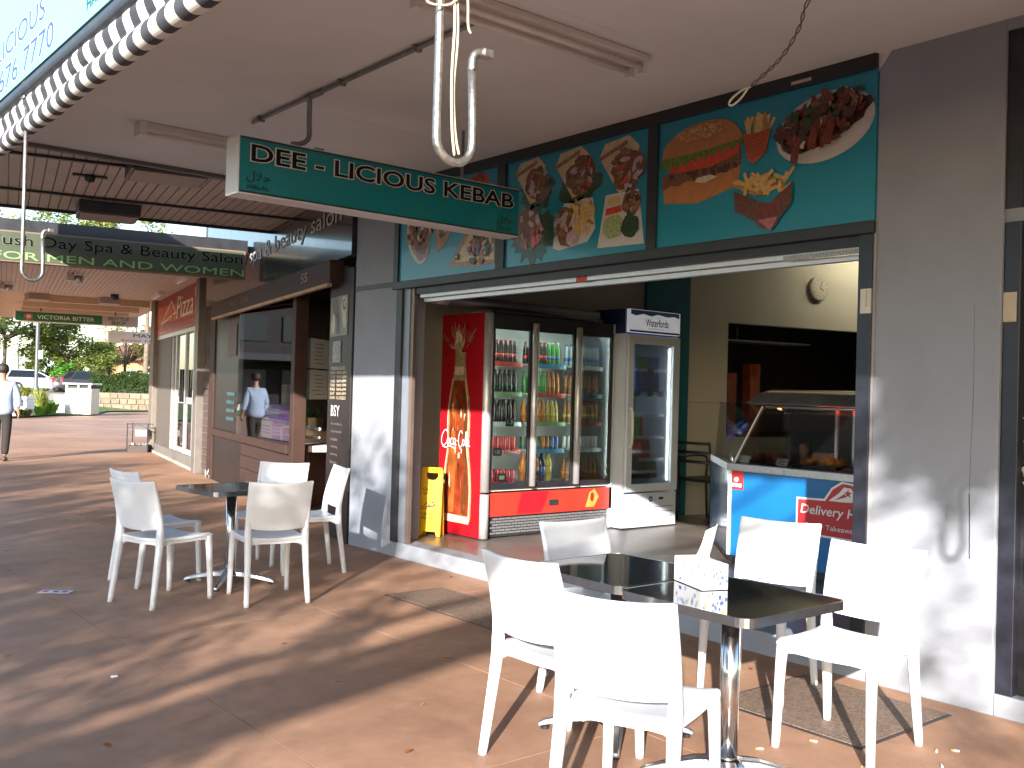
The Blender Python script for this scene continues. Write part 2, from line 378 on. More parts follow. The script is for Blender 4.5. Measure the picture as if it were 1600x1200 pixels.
# menu panels with printed food
FAC = Fr((4.737,0,0),(0,-1,0),(0,0,1))
def pm(n, c, var=.2, sc=40, rough=.35): return mat('print_'+n, c, rough, var=var, scale=sc, coat=.2)
P_bun, P_bunl = pm('bun',(.42,.17,.055),.12,25), pm('sesame',(.62,.42,.22),.1)
P_let, P_tom, P_meat, P_char = pm('lettuce',(.10,.17,.015),.5,45), pm('tomato',(.5,.05,.02),.2), pm('meat',(.17,.07,.03),.6,60), pm('charred',(.06,.025,.015),.5,70)
P_mayo, P_chip, P_chipd = pm('mayo',(.6,.53,.4),.1), pm('chips',(.58,.38,.13),.2,50), pm('chips_shade',(.34,.19,.05),.3,50)
P_box, P_boxd, P_pink = pm('chip_box',(.40,.075,.02),.35,90), pm('chip_box_dark',(.11,.035,.02),.5,80), pm('chip_box_tip',(.4,.12,.16),.3)
P_plate, P_green, P_pita, P_pitad = pm('plate',(.52,.5,.5),.05), pm('herb',(.02,.05,.02),.6,60), pm('pita',(.55,.42,.25),.15,20), pm('pita_edge',(.25,.13,.06),.4)
P_red, P_crust, P_cheese, P_olive, P_onion = pm('sauce_red',(.15,.022,.012),.5,50), pm('crust',(.32,.15,.05),.3,30), pm('cheese',(.55,.43,.22),.3,40), pm('olive',(.015,.012,.01),.4), pm('onion',(.45,.33,.36),.2)
def panel(y0, y1):
    # y0 > y1, left and right edge seen from the street
    return MB().bx(4.738,4.76,y1,y0,2.418,3.222).build('menu_panel', teal, shop)
def scat(p, cx, cy, rx, ry, cols, n, r0, r1, seed, rot=0, asp=1.6):
    q = random.Random(seed)
    for i in range(n):
        a = q.uniform(0,6.28); d = math.sqrt(q.random()); x, y = rx*d*math.cos(a), ry*d*math.sin(a)
        r = q.uniform(r0,r1)
        p.blob(cx+x*math.cos(rot)-y*math.sin(rot), cy+x*math.sin(rot)+y*math.cos(rot), r*asp, r, q.choice(cols), 9, .3, seed*97+i, q.uniform(0,3.1))
p3 = panel(4.328, 2.80); p2 = panel(5.885, 4.412); p1 = panel(7.372, 5.985)
b = Print(FAC, .0015)       # burger
X = -4.0
b.poly([(X-.27,2.70),(X+.0,2.668),(X+.31,2.735),(X+.325,2.85),(X+.30,2.87),(X-.28,2.80)], P_bun)
b.poly([(X-.29,2.80)]+[(X-.29+.62*i/9, 2.79+.06*i/9+(.012 if i%2 else -.01)) for i in range(10)]+[(X+.33,2.95),(X-.29,2.88)], P_meat)
scat(b, X+.02, 2.86, .29, .03, [P_char], 16, .01, .022, 3)
b.poly([(X-.02,2.80),(X+.06,2.785),(X+.16,2.81),(X+.1,2.83),(X,2.825)], P_mayo)
b.poly([(X-.22,2.88),(X+.1,2.875),(X+.32,2.93),(X+.32,2.99),(X-.22,2.95)], P_tom)
lw = [(X-.31+.65*i/18, 2.905+.075*i/18+(.02 if i%2 else -.022)) for i in range(19)]
b.poly(lw+[(X+.34,3.05),(X-.3,2.99)], P_let)
b.poly([(X-.05,2.985),(X+.2,3.0),(X+.22,3.03),(X-.05,3.01)], P_mayo)
b.poly(bez([(X-.29,2.985),(X-.275,3.05),(X-.18,3.12),(X-.03,3.162),(X+.12,3.165),(X+.25,3.13),(X+.32,3.06),(X+.325,3.015),(X+.2,3.0),(X-.05,2.985),(X-.29,2.985)],4)[:-1], P_bun)
scat(b, X+.03, 3.10, .2, .045, [P_bunl], 170, .0025, .005, 5)
b.build('burger_picture', p3)
b = Print(FAC, .0015)       # tall chip box
X, Z = -3.56, 2.99
for i in range(16):
    q = random.Random(i); a = q.uniform(-.35,.35); x = X+q.uniform(-.075,.085); z = Z+.02
    b.line([(x,z),(x+math.sin(a)*.13, z+math.cos(a)*q.uniform(.08,.13))], .022, q.choice([P_chip,P_chip,P_chipd]))
b.poly([(X-.1,Z+.045),(X-.02,Z+.03),(X+.1,Z+.05),(X+.065,Z-.10),(X-.02,Z-.145),(X-.065,Z-.11)], P_box)
for i in range(7): b.line([(X-.08,Z+.02-i*.02),(X+.07,Z+.03-i*.02)], .003, P_boxd)
b.build('chip_carton_picture', p3)
b = Print(FAC, .0015)       # open chip box
X, Z = -3.50, 2.67
for i in range(46):
    q = random.Random(i+50); a = q.uniform(-1.3,1.3); x = X+q.uniform(-.17,.16); z = Z+q.uniform(-.02,.06)
    b.line([(x,z),(x+math.sin(a)*.1, z+math.cos(a)*q.uniform(.04,.09))], .022, q.choice([P_chip,P_chip,P_chip,P_chipd]))
b.poly([(X-.21,Z+.03),(X-.02,Z-.06),(X+.05,Z-.075),(X+.06,Z-.23),(X-.2,Z-.09)], P_boxd)
b.poly([(X+.05,Z-.075),(X+.2,Z+.03),(X+.2,Z-.09),(X+.06,Z-.23)], P_boxd)
b.poly([(X-.03,Z-.075),(X+.05,Z-.075),(X+.11,Z-.03),(X+.10,Z-.20),(X+.055,Z-.235),(X-.03,Z-.2)], P_red)
b.poly([(X-.03,Z-.165),(X+.105,Z-.16),(X+.055,Z-.235)], P_pink)
b.build('chip_box_picture', p3)
text('box_lettering', 'Hot food 2 go', FAC, -3.52, -3.42, 2.54, 2.57, P_cheese, p3, n=.012)
b = Print(FAC, .0015)       # meat on an oval plate
b.blob(-3.115, 2.975, .31, .19, P_plate, 36, .0, 1, R(8))
b.blob(-3.13, 3.0, .29, .13, P_char, 24, .12, 2, R(10))
scat(b, -3.13, 3.01, .27, .12, [P_red,P_meat,P_char,P_char,P_meat,P_red,P_green,P_mayo,P_char], 190, .012, .026, 9, R(12), 1.9)
for i,(x,z) in enumerate(((-3.27,2.80),(-3.16,2.86),(-3.06,2.87))): b.line([(x+.02,z+.12),(x,z)], .05, P_red)
b.build('meat_plate_picture', p3)
def wrap(u, z, r, seed, green=True):
    b = Print(FAC, .0015)
    if green: b.blob(u+.05, z-.07, r*.95, r*.72, P_green, 26, .22, seed)
    b.poly([(u-r,z+r*.45),(u-r*.75,z+r*.85),(u+r*.3,z+r*.95),(u+r*.75,z+r*.55),(u+r*.2,z-r*.75),(u-r*.1,z-r*.8)], P_pita)
    b.line([(u-r*.95,z+r*.4),(u+r*.2,z+r*.75)], .03, P_pitad)
    b.blob(u+.06, z-.02, r*.7, r*.66, P_meat, 18, .18, seed+3)
    scat(b, u+.06, z-.01, r*.62, r*.6, [P_meat,P_tom,P_onion,P_onion,P_char,P_pitad], 34, .010, .02, seed+7, 0, 2.2)
    return b.build('wrap_picture', p2)
wrap(-5.58, 3.03, .195, 1); wrap(-5.12, 3.02, .205, 2); wrap(-4.66, 3.0, .215, 3, False)
b = Print(FS(FAC,-5.58,2.65,1.2), .0015); b.blob(-5.58,2.645,.19,.165,P_green,40,.2,5); b.blob(-5.63,2.69,.12,.12,P_meat,20,.15,6)
scat(b,-5.6,2.67,.13,.11,[P_onion,P_tom,P_char,P_meat],30,.01,.022,8,0,2); b.build('salad_kebab_picture', p2)
b = Print(FS(FAC,-5.12,2.65,1.2), .0015); b.poly([(-5.30,2.54),(-5.27,2.70),(-5.2,2.80),(-5.05,2.82),(-4.96,2.80),(-4.935,2.62),(-5.0,2.55),(-5.24,2.52)], P_plate)
b.blob(-5.17,2.66,.11,.12,P_meat,18,.15,9); scat(b,-5.05,2.70,.1,.09,[P_chip,P_chip,P_chipd,P_cheese],40,.012,.02,10,.4,2.6); scat(b,-5.2,2.68,.08,.1,[P_pitad,P_meat,P_onion],24,.01,.02,11,0,2)
b.blob(-5.12,2.585,.05,.045,P_onion,12,.1,12); b.build('snack_pack_picture', p2)
b = Print(FS(FAC,-4.65,2.64,1.18), .0015); b.poly([(-4.84,2.50),(-4.78,2.80),(-4.52,2.80),(-4.47,2.49)], P_plate)
b.poly([(-4.78,2.68),(-4.775,2.72),(-4.65,2.73),(-4.65,2.69)], P_tom); b.blob(-4.71,2.76,.06,.03,P_cheese,12,.1,13)
b.blob(-4.715,2.61,.085,.07,pm('shredded_lettuce',(.3,.36,.16),.4,60),16,.1,14); b.blob(-4.57,2.73,.07,.075,P_meat,16,.15,15); scat(b,-4.57,2.73,.06,.06,[P_pitad,P_char,P_onion],16,.01,.018,16,0,2)
b.blob(-4.58,2.60,.07,.065,P_green,18,.1,17); b.build('plate_picture', p2)
b = Print(FAC, .0015)       # pizzas
b.blob(-7.08,2.83,.17,.29,P_plate,26,.02,18,R(14)); b.blob(-7.065,2.84,.155,.27,P_crust,26,.04,18,R(14)); b.blob(-7.06,2.845,.125,.235,P_red,24,.08,19,R(14))
scat(b,-7.06,2.845,.11,.2,[P_cheese,P_red,P_char,P_meat,P_tom],60,.01,.02,20,R(104),1.6); b.build('pizza_picture', p1)
b = Print(FAC, .0015); b.poly([(-6.80,2.62),(-6.84,2.83),(-6.78,2.95),(-6.6,2.95),(-6.58,2.80),(-6.70,2.66)], P_crust)
scat(b,-6.71,2.84,.09,.1,[P_red,P_olive,P_cheese,P_char],24,.012,.022,21); b.build('pizza_slice_picture', p1)
b = Print(FAC, .0015); b.poly([(-6.62,2.50),(-6.42,2.72),(-6.30,2.83),(-6.02,2.86),(-6.01,2.47),(-6.3,2.46)], P_crust)
b.poly([(-6.53,2.52),(-6.36,2.72),(-6.03,2.82),(-6.02,2.50)], P_cheese); scat(b,-6.2,2.63,.17,.13,[P_red,P_tom,P_char,P_olive,P_cheese,P_meat],60,.012,.028,22,R(20),1.5)
for i,(x,z) in enumerate(((-6.5,2.56),(-6.25,2.79),(-6.12,2.56))): b.blob(x,z,.028,.028,P_olive,12,.05,i); b.blob(x,z,.012,.012,P_cheese,8,.05,i)
b.build('pizza_slice_picture', p1)
b = Print(FAC, .0015); b.blob(-6.24,3.14,.13,.07,P_tom,18,.1,30); scat(b,-6.24,3.14,.1,.05,[P_red,P_tom],14,.015,.025,31); b.build('tomato_picture', p1)
# ------------------------------------------------------------------ awning over the kebab shop
awn = thing('awning', 'flat pale awning ceiling over the kebab shop tables', 'awning', (3.1, 2, 3.3))
YE = 8.33
for i in range(7):
    y1 = YE-i*2.4; MB().bx(1.53,4.75,y1-2.4+.0008,y1-.0008,3.302,3.33).build('ceiling_sheet', ceilw, awn)
MB().bx(1.5,4.75,-8.6,YE,3.332,3.5).build('roof', dmetal, awn)
MB().bx(1.56,4.74,YE-.06,YE,3.27,3.3015).build('end_batten', mat('batten_grey',(.12,.11,.11),.6), awn)
sg = MB().bx(1.46,1.50,-8.6,YE,3.285,4.35).build('fascia_sign', mat('teal_fascia',(.20,.50,.51),.4,var=.04,scale=1), awn)
FF = Fr((1.46,0,0),(0,-1,0),(0,0,1)); lbl = mat('blue_letters',(.03,.09,.28),.5,var=.05); 
text('lettering', '9676 7770', FF, -7.34, -5.86, 3.325, 3.47, lbl, awn, outline=.022, om=whprint)
text('lettering', 'DEE - LICIOUS', FF, -8.1, -6.06, 3.535, 3.665, lbl, awn, outline=.022, om=whprint)
text('lettering', 'HALAL', FF, -5.25, -4.9, 3.34, 3.40, mat('teal_letters',(.005,.12,.13),.5), awn)
text('lettering', 'HALAL', FF, -7.9, -7.45, 3.34, 3.40, mat('teal_letters'), awn)
bl = thing('striped_blind', 'rolled black and white striped blind along the awning edge', 'blind', (1.52, 0, 2.97))
MB().tube([(1.50,-8.5,3.235),(1.50,YE-.03,3.235)], .05, 14).build('roller_tube', mat('blind_tube',(.10,.11,.13),.5,.3,var=.3,scale=14), bl, smooth=True)
def prof(y):
    wv = .006*math.sin(y*2.1)+.004*math.sin(y*5.3+1)
    return bez([(1.485+wv,3.20),(1.478+wv,3.165),(1.492+wv,3.125),(1.503,3.098),(1.482+wv,3.07),(1.468+wv,3.035),(1.475+wv,2.998),(1.51+wv,2.975),(1.55+wv,2.985),(1.57+wv,3.02)],4)
fb = MB(); st = .098; n = int((YE+3.5)/st)
for i in range(n):
    ya, yb = YE-.05-i*st, YE-.05-(i+1)*st
    A, B = prof(ya), prof(yb)
    for j in range(len(A)-1):
        fb.add([(A[j][0],ya,A[j][1]),(A[j+1][0],ya,A[j+1][1]),(B[j+1][0],yb,B[j+1][1]),(B[j][0],yb,B[j][1])], [[0,1,2,3]], i%2)
fb.build('striped_fabric', [mat('white_canvas',(.72,.70,.66),.85,var=.04), mat('charcoal_canvas',(.045,.045,.055),.85,var=.15)], bl, smooth=True)
# neighbour's door on the right
nb = thing('neighbour_doorway', 'dark scuffed shop door in a navy frame right of the grey pillar', 'doorway', (4.8, 1.5, 0))
MB().bx(4.77,4.9,2.06,2.14,.10,2.335).build('door_frame', navy, nb, bevel=.004)
MB().bx(4.78,5.1,-2,2.14,2.335,2.40).build('transom', greywall, nb)
MB().bx(4.76,5.1,-2,2.14,-.02,.10).build('sill', greywall, nb, bevel=.006)
MB().bx(4.75,5.1,-2,2.14,3.25,3.32).build('lintel', greywall, nb)
MB().bx(4.77,4.9,2.06,2.14,2.40,3.25).build('window_frame', black, nb)
MB().bx(4.86,4.88,-2,2.06,2.40,3.25).build('window_pane', mat('dark_pane',(.01,.008,.008),.12), nb)
dr = MB().bx(4.83,4.88,1.0,2.06,.10,2.335).build('door_leaf', mat('scuffed_black',(.022,.022,.026),.35,var=.3,dirt=0), nb)
MB().bx(4.815,4.83,1.94,2.035,.60,.985).build('handle_plate', wtrim, dr, bevel=.004)
MB().bx(4.806,4.814,1.965,2.01,.66,.93).build('handle_slot', black, dr, bevel=.003)
b = Print(Fr((4.829,0,0),(0,-1,0),(0,0,1)), .0006); q = random.Random(4); wsc = mat('scratched_white',(.5,.49,.48),.8,var=.3)
for i in range(60): b.blob(-2.0+q.uniform(-.045,.06), 1.28+q.uniform(-.26,.2), q.uniform(.004,.016), q.uniform(.004,.03), wsc, 7, .5, i)
for i in range(8): b.blob(-1.9+q.uniform(-.1,.1), .5+q.uniform(-.35,.3), q.uniform(.004,.012), q.uniform(.003,.012), wsc, 7, .5, i+90)
b.line(bez([(-1.99,.30),(-1.975,.42),(-1.94,.44)],4), .01, wsc); b.line(bez([(-1.985,.16),(-1.995,.24),(-1.98,.30)],4),.008,wsc); b.build('scratches', dr)
MB().lathe([(.0,-.004),(.012,-.004),(.012,.004),(0,.004)],(4.826,1.99,2.05),10).build('bolt', alu, dr)
MB().bx(4.766,4.774,2.075,2.138,1.86,2.0).build('strike_plate', mat('strike_brass',(.5,.38,.26),.45,.4), nb)
stk = MB().bx(4.855,4.859,1.86,2.02,2.44,2.62).build('sticker', whprint, nb)
SFr = Fr((4.855,0,0),(0,-1,0),(0,0,1)); b = Print(SFr,.0005); b.poly([(-2.02,2.525),(-1.86,2.525),(-1.86,2.56),(-2.02,2.56)], mat('sticker_blue',(.06,.05,.3),.5)); b.poly([(-2.02,2.585),(-1.86,2.585),(-1.86,2.62),(-2.02,2.62)], mat('sticker_blue')); b.build('sticker_bands', stk)
text('sticker_lettering','AG',SFr,-2.0,-1.93,2.592,2.614,whprint,stk,n=.003)
# ------------------------------------------------------------------ day spa next door
spa = thing('day_spa_shop', 'dark brown day spa shopfront with glossy navy fascia and shutter box', 'shop', tuple(SP(4,0,0)))
navyg = mat('navy_gloss_board', (.008,.01,.018), .22, var=.2, coat=.5)
spbox(MB(), .03,.76,-.02,.28,-.02,2.62).build('column', browng, spa, bevel=.004)
spbox(MB(), .0,8.2,.02,.3,3.0,4.6).build('upper_wall', black, spa)
for s0,s1 in ((.03,1.9),(1.905,3.8),(3.805,5.7),(5.705,7.6)): spbox(MB(), s0,s1,-.05,.018,2.73,4.3).build('fascia_board', navyg, spa)
sf = spframe(-.052); lw = mat('faded_white_letters',(.42,.38,.36),.6,var=.3,scale=30)
text('lettering','Hush day spa & beauty salon',sf,-6.6,-.35,3.04,3.30,lw,spa,n=.004,off=.01)
sh = spbox(MB(), .42,6.6,-.14,.01,2.50,2.72).build('shutter_box', mat('shutter_brown',(.045,.023,.018),.6,var=.2,spec=.3), spa, bevel=.006)
spbox(MB(), .5,6.6,-.136,-.09,2.465,2.499).build('shutter_lit_edge', mat('lit_edge_tan',(.42,.25,.15),.5,var=.2), sh)  # lit underside of the box, put into a tan strip's colour
b2 = spframe(-.142)
text('number','55',b2,-1.45,-1.2,2.57,2.67,mat('worn_letter',(.3,.22,.17),.7,var=.3),spa,n=.004,off=.015)
text('number','9621 3386',b2,-5.2,-4.0,2.57,2.66,mat('worn_dark_letter',(.17,.1,.08),.7,var=.4,scale=40),spa,n=.004,off=.01)
# front window
spbox(MB(), 4.9,7.2,.0,.2,.0,2.9).build('dark_side_panel', browng, spa)
spbox(MB(), 5.3,5.9,-.012,-.002,1.9,2.35).build('poster', mat('faded_red_poster',(.10,.05,.05),.5,var=.3), spa)
b = Print(spframe(-.006),.001); tq = mat('faded_teal_lettering',(.03,.09,.10),.5,var=.3)
for i in range(4): b.line([(-5.9,1.35-i*.12),(-5.35,1.35-i*.12)],.05,tq)
b.build('faded_lettering', spa)
spbox(MB(), 2.12,2.27,-.01,.14,.0,2.62).build('corner_post', brownp, spa, bevel=.006)
spbox(MB(), 2.27,4.9,-.01,.10,2.58,2.9).build('window_head', brownp, spa)
spbox(MB(), 2.27,6.9,-.05,.22,.70,.80).build('window_sill', brownp, spa, bevel=.006)
gu = Matrix.Rotation(R(5),3,'Z')@NU; gf = Fr(SP(3.58,.05,0)+gu*1.315, -gu, (0,0,1))
MB().fbx(gf, 0,2.63,.80,2.58,-.006,0).build('window_pane', glass('spa_window_glass',(.92,.94,.95),1.52,.75), spa)
bk = thing_block = mat('brown_block_paint',(.05,.026,.02),.6,var=.12,scale=9,spec=.3)
lowwall = spbox(MB(), 2.2,7.0,.02,.2,0,.70).build('brick_wall', mat('mortar_brown',(.04,.022,.018),.8), spa)
bm_ = {}
for r in range(4):
    z0, z1 = .175*r, .175*(r+1); x = 2.2+(.0 if r%2 else -.2)
    while x < 6.95:
        a, c = max(2.2,x), min(7.0,x+.40)
        if c-a > .05: spbox(MB(), a+.004, c-.004, .0+rnd.uniform(0,.003), .02, z0+.004, z1-.004).build('brick', bk, lowwall)
        x += .40
spbox(MB(), 6.9,7.3,-.02,.2,0,2.9).build('panel_post', brownp, spa, bevel=.005)
pb = Print(spframe(-.022),.001)
for i in range(7): pb.blob(-7.15+rnd.uniform(-.2,.2), rnd.uniform(.0,.12), .02, .035, wtrim, 8, .5, i)
pb.build('paint_chips', spa)
spbox(MB(), 7.3,7.95,.02,.1,0,3.0).build('mirror_panel', mat('brown_glass_panel',(.07,.055,.05),.15,var=.3), spa)
for i in range(12): spbox(MB(), 7.36,7.9,.005,.019,.1+i*.12,.19+i*.12).build('tile_strip', mat('pink_brown_strip',(.09,.06,.05),.5,var=.2), spa)
# inside
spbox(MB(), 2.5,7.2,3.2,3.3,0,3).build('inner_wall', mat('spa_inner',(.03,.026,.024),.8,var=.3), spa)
spbox(MB(), .36,7.2,.3,3.2,.0,.05).build('inner_floor', tile, spa)
spbox(MB(), 2.6,7.2,.2,3.2,2.95,3.0).build('inner_ceiling', ceilw, spa)
spbox(MB(), 2.3,6.9,.21,.75,.72,.79).build('display_shelf', wtrim, spa)
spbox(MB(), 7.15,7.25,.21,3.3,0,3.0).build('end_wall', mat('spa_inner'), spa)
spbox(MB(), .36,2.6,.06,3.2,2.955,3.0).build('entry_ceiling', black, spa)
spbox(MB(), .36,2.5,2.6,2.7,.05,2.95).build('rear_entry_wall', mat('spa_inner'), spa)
# splayed side window of the entry
h = R(52); rd_ = Vector((math.sin(h),math.cos(h),0)); RF = Fr(SP(2.17,.06,0), rd_, (0,0,1))
MB().fbx(RF,.10,1.45,0,.74,-.08,0).build('entry_wall', brownp, spa)
MB().fbx(RF,.08,1.45,.74,.79,-.10,.03).build('entry_sill', mat('sill_worn',(.35,.3,.27),.5,.3,var=.3), spa)
MB().fbx(RF,.10,.14,.79,2.62,-.05,.01).build('white_post', wtrim, spa)
MB().fbx(RF,.14,1.45,.79,2.62,-.03,-.024).build('entry_pane', clear, spa)
MB().fbx(RF,.1,1.45,2.62,2.95,-.08,0).build('entry_head', brownp, spa)
MB().fbx(RF,1.45,1.55,0,2.95,-.08,.02).build('entry_post', browng, spa)
spbox(MB(), 2.4,4.6,1.5,1.56,0,2.95).build('partition', mat('brown_board',(.13,.06,.03),.6,var=.2), spa)
for i,(u0,z0) in enumerate(((.29,1.70),(.85,1.70),(.29,1.33),(.85,1.33))):
    ps = MB().fbx(RF,u0,u0+.53,z0,z0+.35,.001,.003).build('notice_sheet', leafmat('notice_paper',(.5,.5,.46),(.55,.55,.5)), spa)
    b = Print(RF,.0035); q = random.Random(i)
    for j in range(6): b.line([(u0+.07+q.random()*.08,z0+.06+j*.045),(u0+.3+q.random()*.15,z0+.06+j*.045)],.008,mat('notice_grey_ink',(.25,.26,.22),.8))
    b.build('notice_print', ps)
dq = spbox(MB(), .76,.9,1.2,1.3,.0,2.9); dq = MB().add([SP(.76,.28,0),RF(1.55,0,-.03),RF(1.55,2.95,-.03),SP(.76,.28,2.95),SP(.7,.4,0),RF(1.6,0,.2)-Vector((0,0,0))],[[0,1,2,3]]).build('entry_door', mat('entry_door_tan',(.22,.13,.09),.5), spa)
# opening hours column print
cf = spframe(-.022); col = [o for o in spa.children if o.name.startswith('column')][0]
ar = MB().fbx(cf,-.72,-.17,1.98,2.37,0,.004).build('swirl_picture', mat('swirl_grey',(.22,.21,.18),.35,var=.3,scale=4), col)
b = Print(cf,.0045); sw = mat('swirl_cream',(.5,.47,.38),.5); sd = mat('swirl_dark',(.05,.05,.045),.5)
b.blob(-.28,2.27,.085,.09,sw,20,.1,1); b.blob(-.28,2.28,.05,.055,sd,18,.1,2); b.blob(-.275,2.285,.03,.033,sw,16,.1,3); b.blob(-.26,2.14,.06,.10,sw,16,.15,4,.3); b.blob(-.62,2.10,.06,.1,sw,16,.15,5)
for i in range(5): b.line(bez([(-.7+i*.05,2.36),(-.6+i*.04,2.22),(-.5+i*.02,2.15),(-.52+i*.03,2.0)],5),.008,sd)
b.build('swirl_print', ar)
MB().fbx(cf,-.62,-.36,1.72,1.93,0,.004).build('photo_card', mat('photo_card',(.35,.33,.3),.6,var=.4,scale=25), col)
gold = mat('pale_gold_letters',(.75,.62,.42),.6,var=.2)
text('lettering','TRADING HOURS',cf,-.66,-.2,1.645,1.68,gold,col)
for i,(a_,c_) in enumerate((('MON','9AM-6PM'),('TUE','9AM-6PM'),('WED','9AM-6PM'),('THU','9AM-7PM'),('FRI','9AM-6PM'),('SAT','9AM-4PM'),('SUN','CLOSED'))):
    z = 1.605-i*.041; text('lettering',a_,cf,-.67,-.52,z,z+.028,gold,col); text('lettering',c_,cf,-.46,-.16,z,z+.028,gold,col)
text('lettering','BSY',cf,-.62,-.34,1.19,1.30,whprint,col)
fd = mat('faint_letters',(.24,.19,.17),.6)
for i,t_ in enumerate(('by results by','Appointments','nails','waxing','tanning','facials')): text('lettering',t_,cf,-.6,-.25 if i<2 else -.38,1.10-i*.075,1.13-i*.075,fd,col)
text('lettering','OPEN NO',cf,-.36,-.1,.63,.66,whprint,col); text('lettering','ENQUIRY',cf,-.38,-.16,.575,.605,whprint,col)
# ------------------------------------------------------------------ pizza shop
pz = thing('pizza_shop', 'pizza shopfront with red sign and aluminium framed glass doors', 'shop', tuple(SP(11,0,0)))
stonep = mat('grey_brown_stone',(.11,.095,.08),.55,var=.12,scale=4)
spbox(MB(), 7.96,8.27,-.10,.2,0,3.5).build('column', mat('taupe_metal',(.19,.165,.15),.45,.3,var=.1), pz, bevel=.006)
rs = spbox(MB(), 8.28,13.6,-.02,.12,2.50,3.5).build('red_sign', mat('red_sign',(.30,.02,.018),.4,var=.12,scale=3), pz)
pf = spframe(-.022); b = Print(pf,.001); cw = mat('sign_cream',(.75,.68,.58),.5)
b.poly([(-13.4,2.75),(-8.4,2.68),(-8.4,2.95),(-13.4,3.1)], mat('sign_orange',(.5,.13,.05),.5,var=.25,scale=3))
b.line([(-12.9,2.72),(-11.55,3.12),(-11.0,2.86),(-12.9,2.72)],.035,cw)
for i in range(18): b.blob(-13.3+i*.27,2.60+rnd.uniform(-.02,.02),.09,.03,mat('sign_pink',(.5,.16,.16),.5),8,.4,i)
for i in range(14): b.blob(-11.7+rnd.uniform(-.9,2.4),2.83+rnd.uniform(-.05,.05),.06,.02,mat('sign_green' if i%3 else 'sign_yellow',(.10,.12,.03) if i%3 else (.55,.35,.08),.5),8,.4,i)
b.build('sign_print', rs)
text('lettering',"Pizza's",pf,-10.75,-8.35,2.72,3.16,cw,rs,n=.02,shear=.3)
spbox(MB(), 8.27,13.7,-.02,.35,0,.20).build('step', mat('grey_step',(.17,.15,.135),.6,var=.12), pz, bevel=.01)
spbox(MB(), 8.27,13.75,-.06,-.02,.0,.05).build('step_edge', conc, pz)
spbox(MB(), 8.28,13.6,.0,.1,2.42,2.50).build('door_head', alu, pz)
for s0 in (8.45,9.05,9.95,11.05,11.55): spbox(MB(), s0,s0+.09,.03,.12,.20,2.42).build('mullion', alu if s0>8.9 else dmetal, pz)
for s0,s1 in ((8.54,9.05),(9.14,9.95),(10.04,11.05),(11.14,11.55)):
    spbox(MB(), s0,s1,.06,.07,.30,2.42).build('door_pane', win, pz)
    spbox(MB(), s0,s1,.045,.10,.20,.30).build('door_rail', alu, pz); spbox(MB(), s0,s1,.045,.10,1.12,1.24).build('door_rail', alu, pz)
for s0 in (9.85,10.12): MB().tube([SP(s0,-.02,1.15),SP(s0,-.02,1.75)],.02,8).build('pull_handle', black, pz, smooth=True)
spbox(MB(), 11.66,13.6,.02,.2,.2,2.5).build('stone_panel', stonep, pz)
spbox(MB(), 13.6,14.15,-.08,.3,0,3.5).build('corner_column', mat('corner_stone',(.17,.145,.12),.6,var=.1), pz, bevel=.01)
spbox(MB(), 8.3,13.6,2.5,2.6,0,3).build('inner_wall', mat('pizza_inner',(.12,.09,.08),.8,var=.3), pz)
spbox(MB(), 8.3,13.6,.36,2.5,.0,.15).build('inner_floor', tile, pz)
spbox(MB(), 13.5,13.59,.21,2.5,.2,3.3).build('end_wall', mat('pizza_inner'), pz); spbox(MB(), 8.3,8.4,.21,2.5,.2,3.3).build('end_wall', mat('pizza_inner'), pz)
spbox(MB(), 8.3,14.1,.13,2.6,3.3,3.4).build('inner_ceiling', ceilw, pz)
# ------------------------------------------------------------------ awnings further along
pinkw = mat('pinkish_board',(.52,.46,.44),.55,var=.1,scale=3,dirt=.06)
aB = thing('slatted_awning', 'dark underside of narrow boards above the day spa entrance', 'awning', tuple(SP(1.2,-1.5,3.3)))
for i in range(32):
    o0 = -3.05+i*.1; spbox(MB(), -.35,3.32,o0+.006,o0+.094,3.40,3.418).build('board', pinkw, aB)
spbox(MB(), -.45,3.36,-3.1,.12,3.42,3.52).build('roof', black, aB)
for s0 in (.42,2.2): spbox(MB(), s0,s0+.05,-3.05,.0,3.375,3.399).build('cross_strip', black, aB)
spbox(MB(), 3.3,3.36,-3.1,.02,3.37,3.41).build('end_trim', black, aB)
spbox(MB(), -.2,3.36,-3.16,-3.10,3.34,4.45).build('front_fascia', black, aB)  # out of view; height raised so it shades the salon sign
def lightbox(s0,s1,o0,o1,z0,z1,label,m=dmetal):
    t = thing('light_box', label, 'light fitting', tuple(SP((s0+s1)/2,(o0+o1)/2,z0)))
    spbox(MB(), s0,s1,o0,o1,z0,z1).build('housing', m, t, bevel=.01); spbox(MB(), s0+.03,s1-.03,o0+.03,o1-.03,z0-.012,z0-.001).build('diffuser', mat('grey_diffuser',(.3,.26,.24),.5), t)
lightbox(.0,.55,-2.02,-1.36,3.29,3.398,'long dark light box on the slatted awning nearest the kebab sign')
lightbox(2.45,3.0,-2.28,-1.66,3.27,3.398,'dark light box at the far end of the slatted awning')
t = thing('sensor', 'small black sensor in the middle of the slatted awning boards', 'sensor', tuple(SP(1.1,-2.27,3.36)))
MB().lathe([(.0,3.33),(.04,3.34),(.05,3.37),(.05,3.398)],SP(1.1,-2.27,0),12).build('body', black, t, smooth=True); spbox(MB(), 1.07,1.13,-2.42,-2.12,3.38,3.398).build('bracket', black, t)
aC = thing('white_board_awning', 'pale boarded awning ceiling behind the beauty salon sign', 'awning', tuple(SP(6,-1.5,2.85)))
lb = mat('pale_lining_board',(.52,.45,.42),.55,var=.08)
for i in range(42):
    o0 = -3.1+i*.075; spbox(MB(), 4.5,13.2,o0+.004,o0+.071,3.25,3.265).build('board', lb, aC)
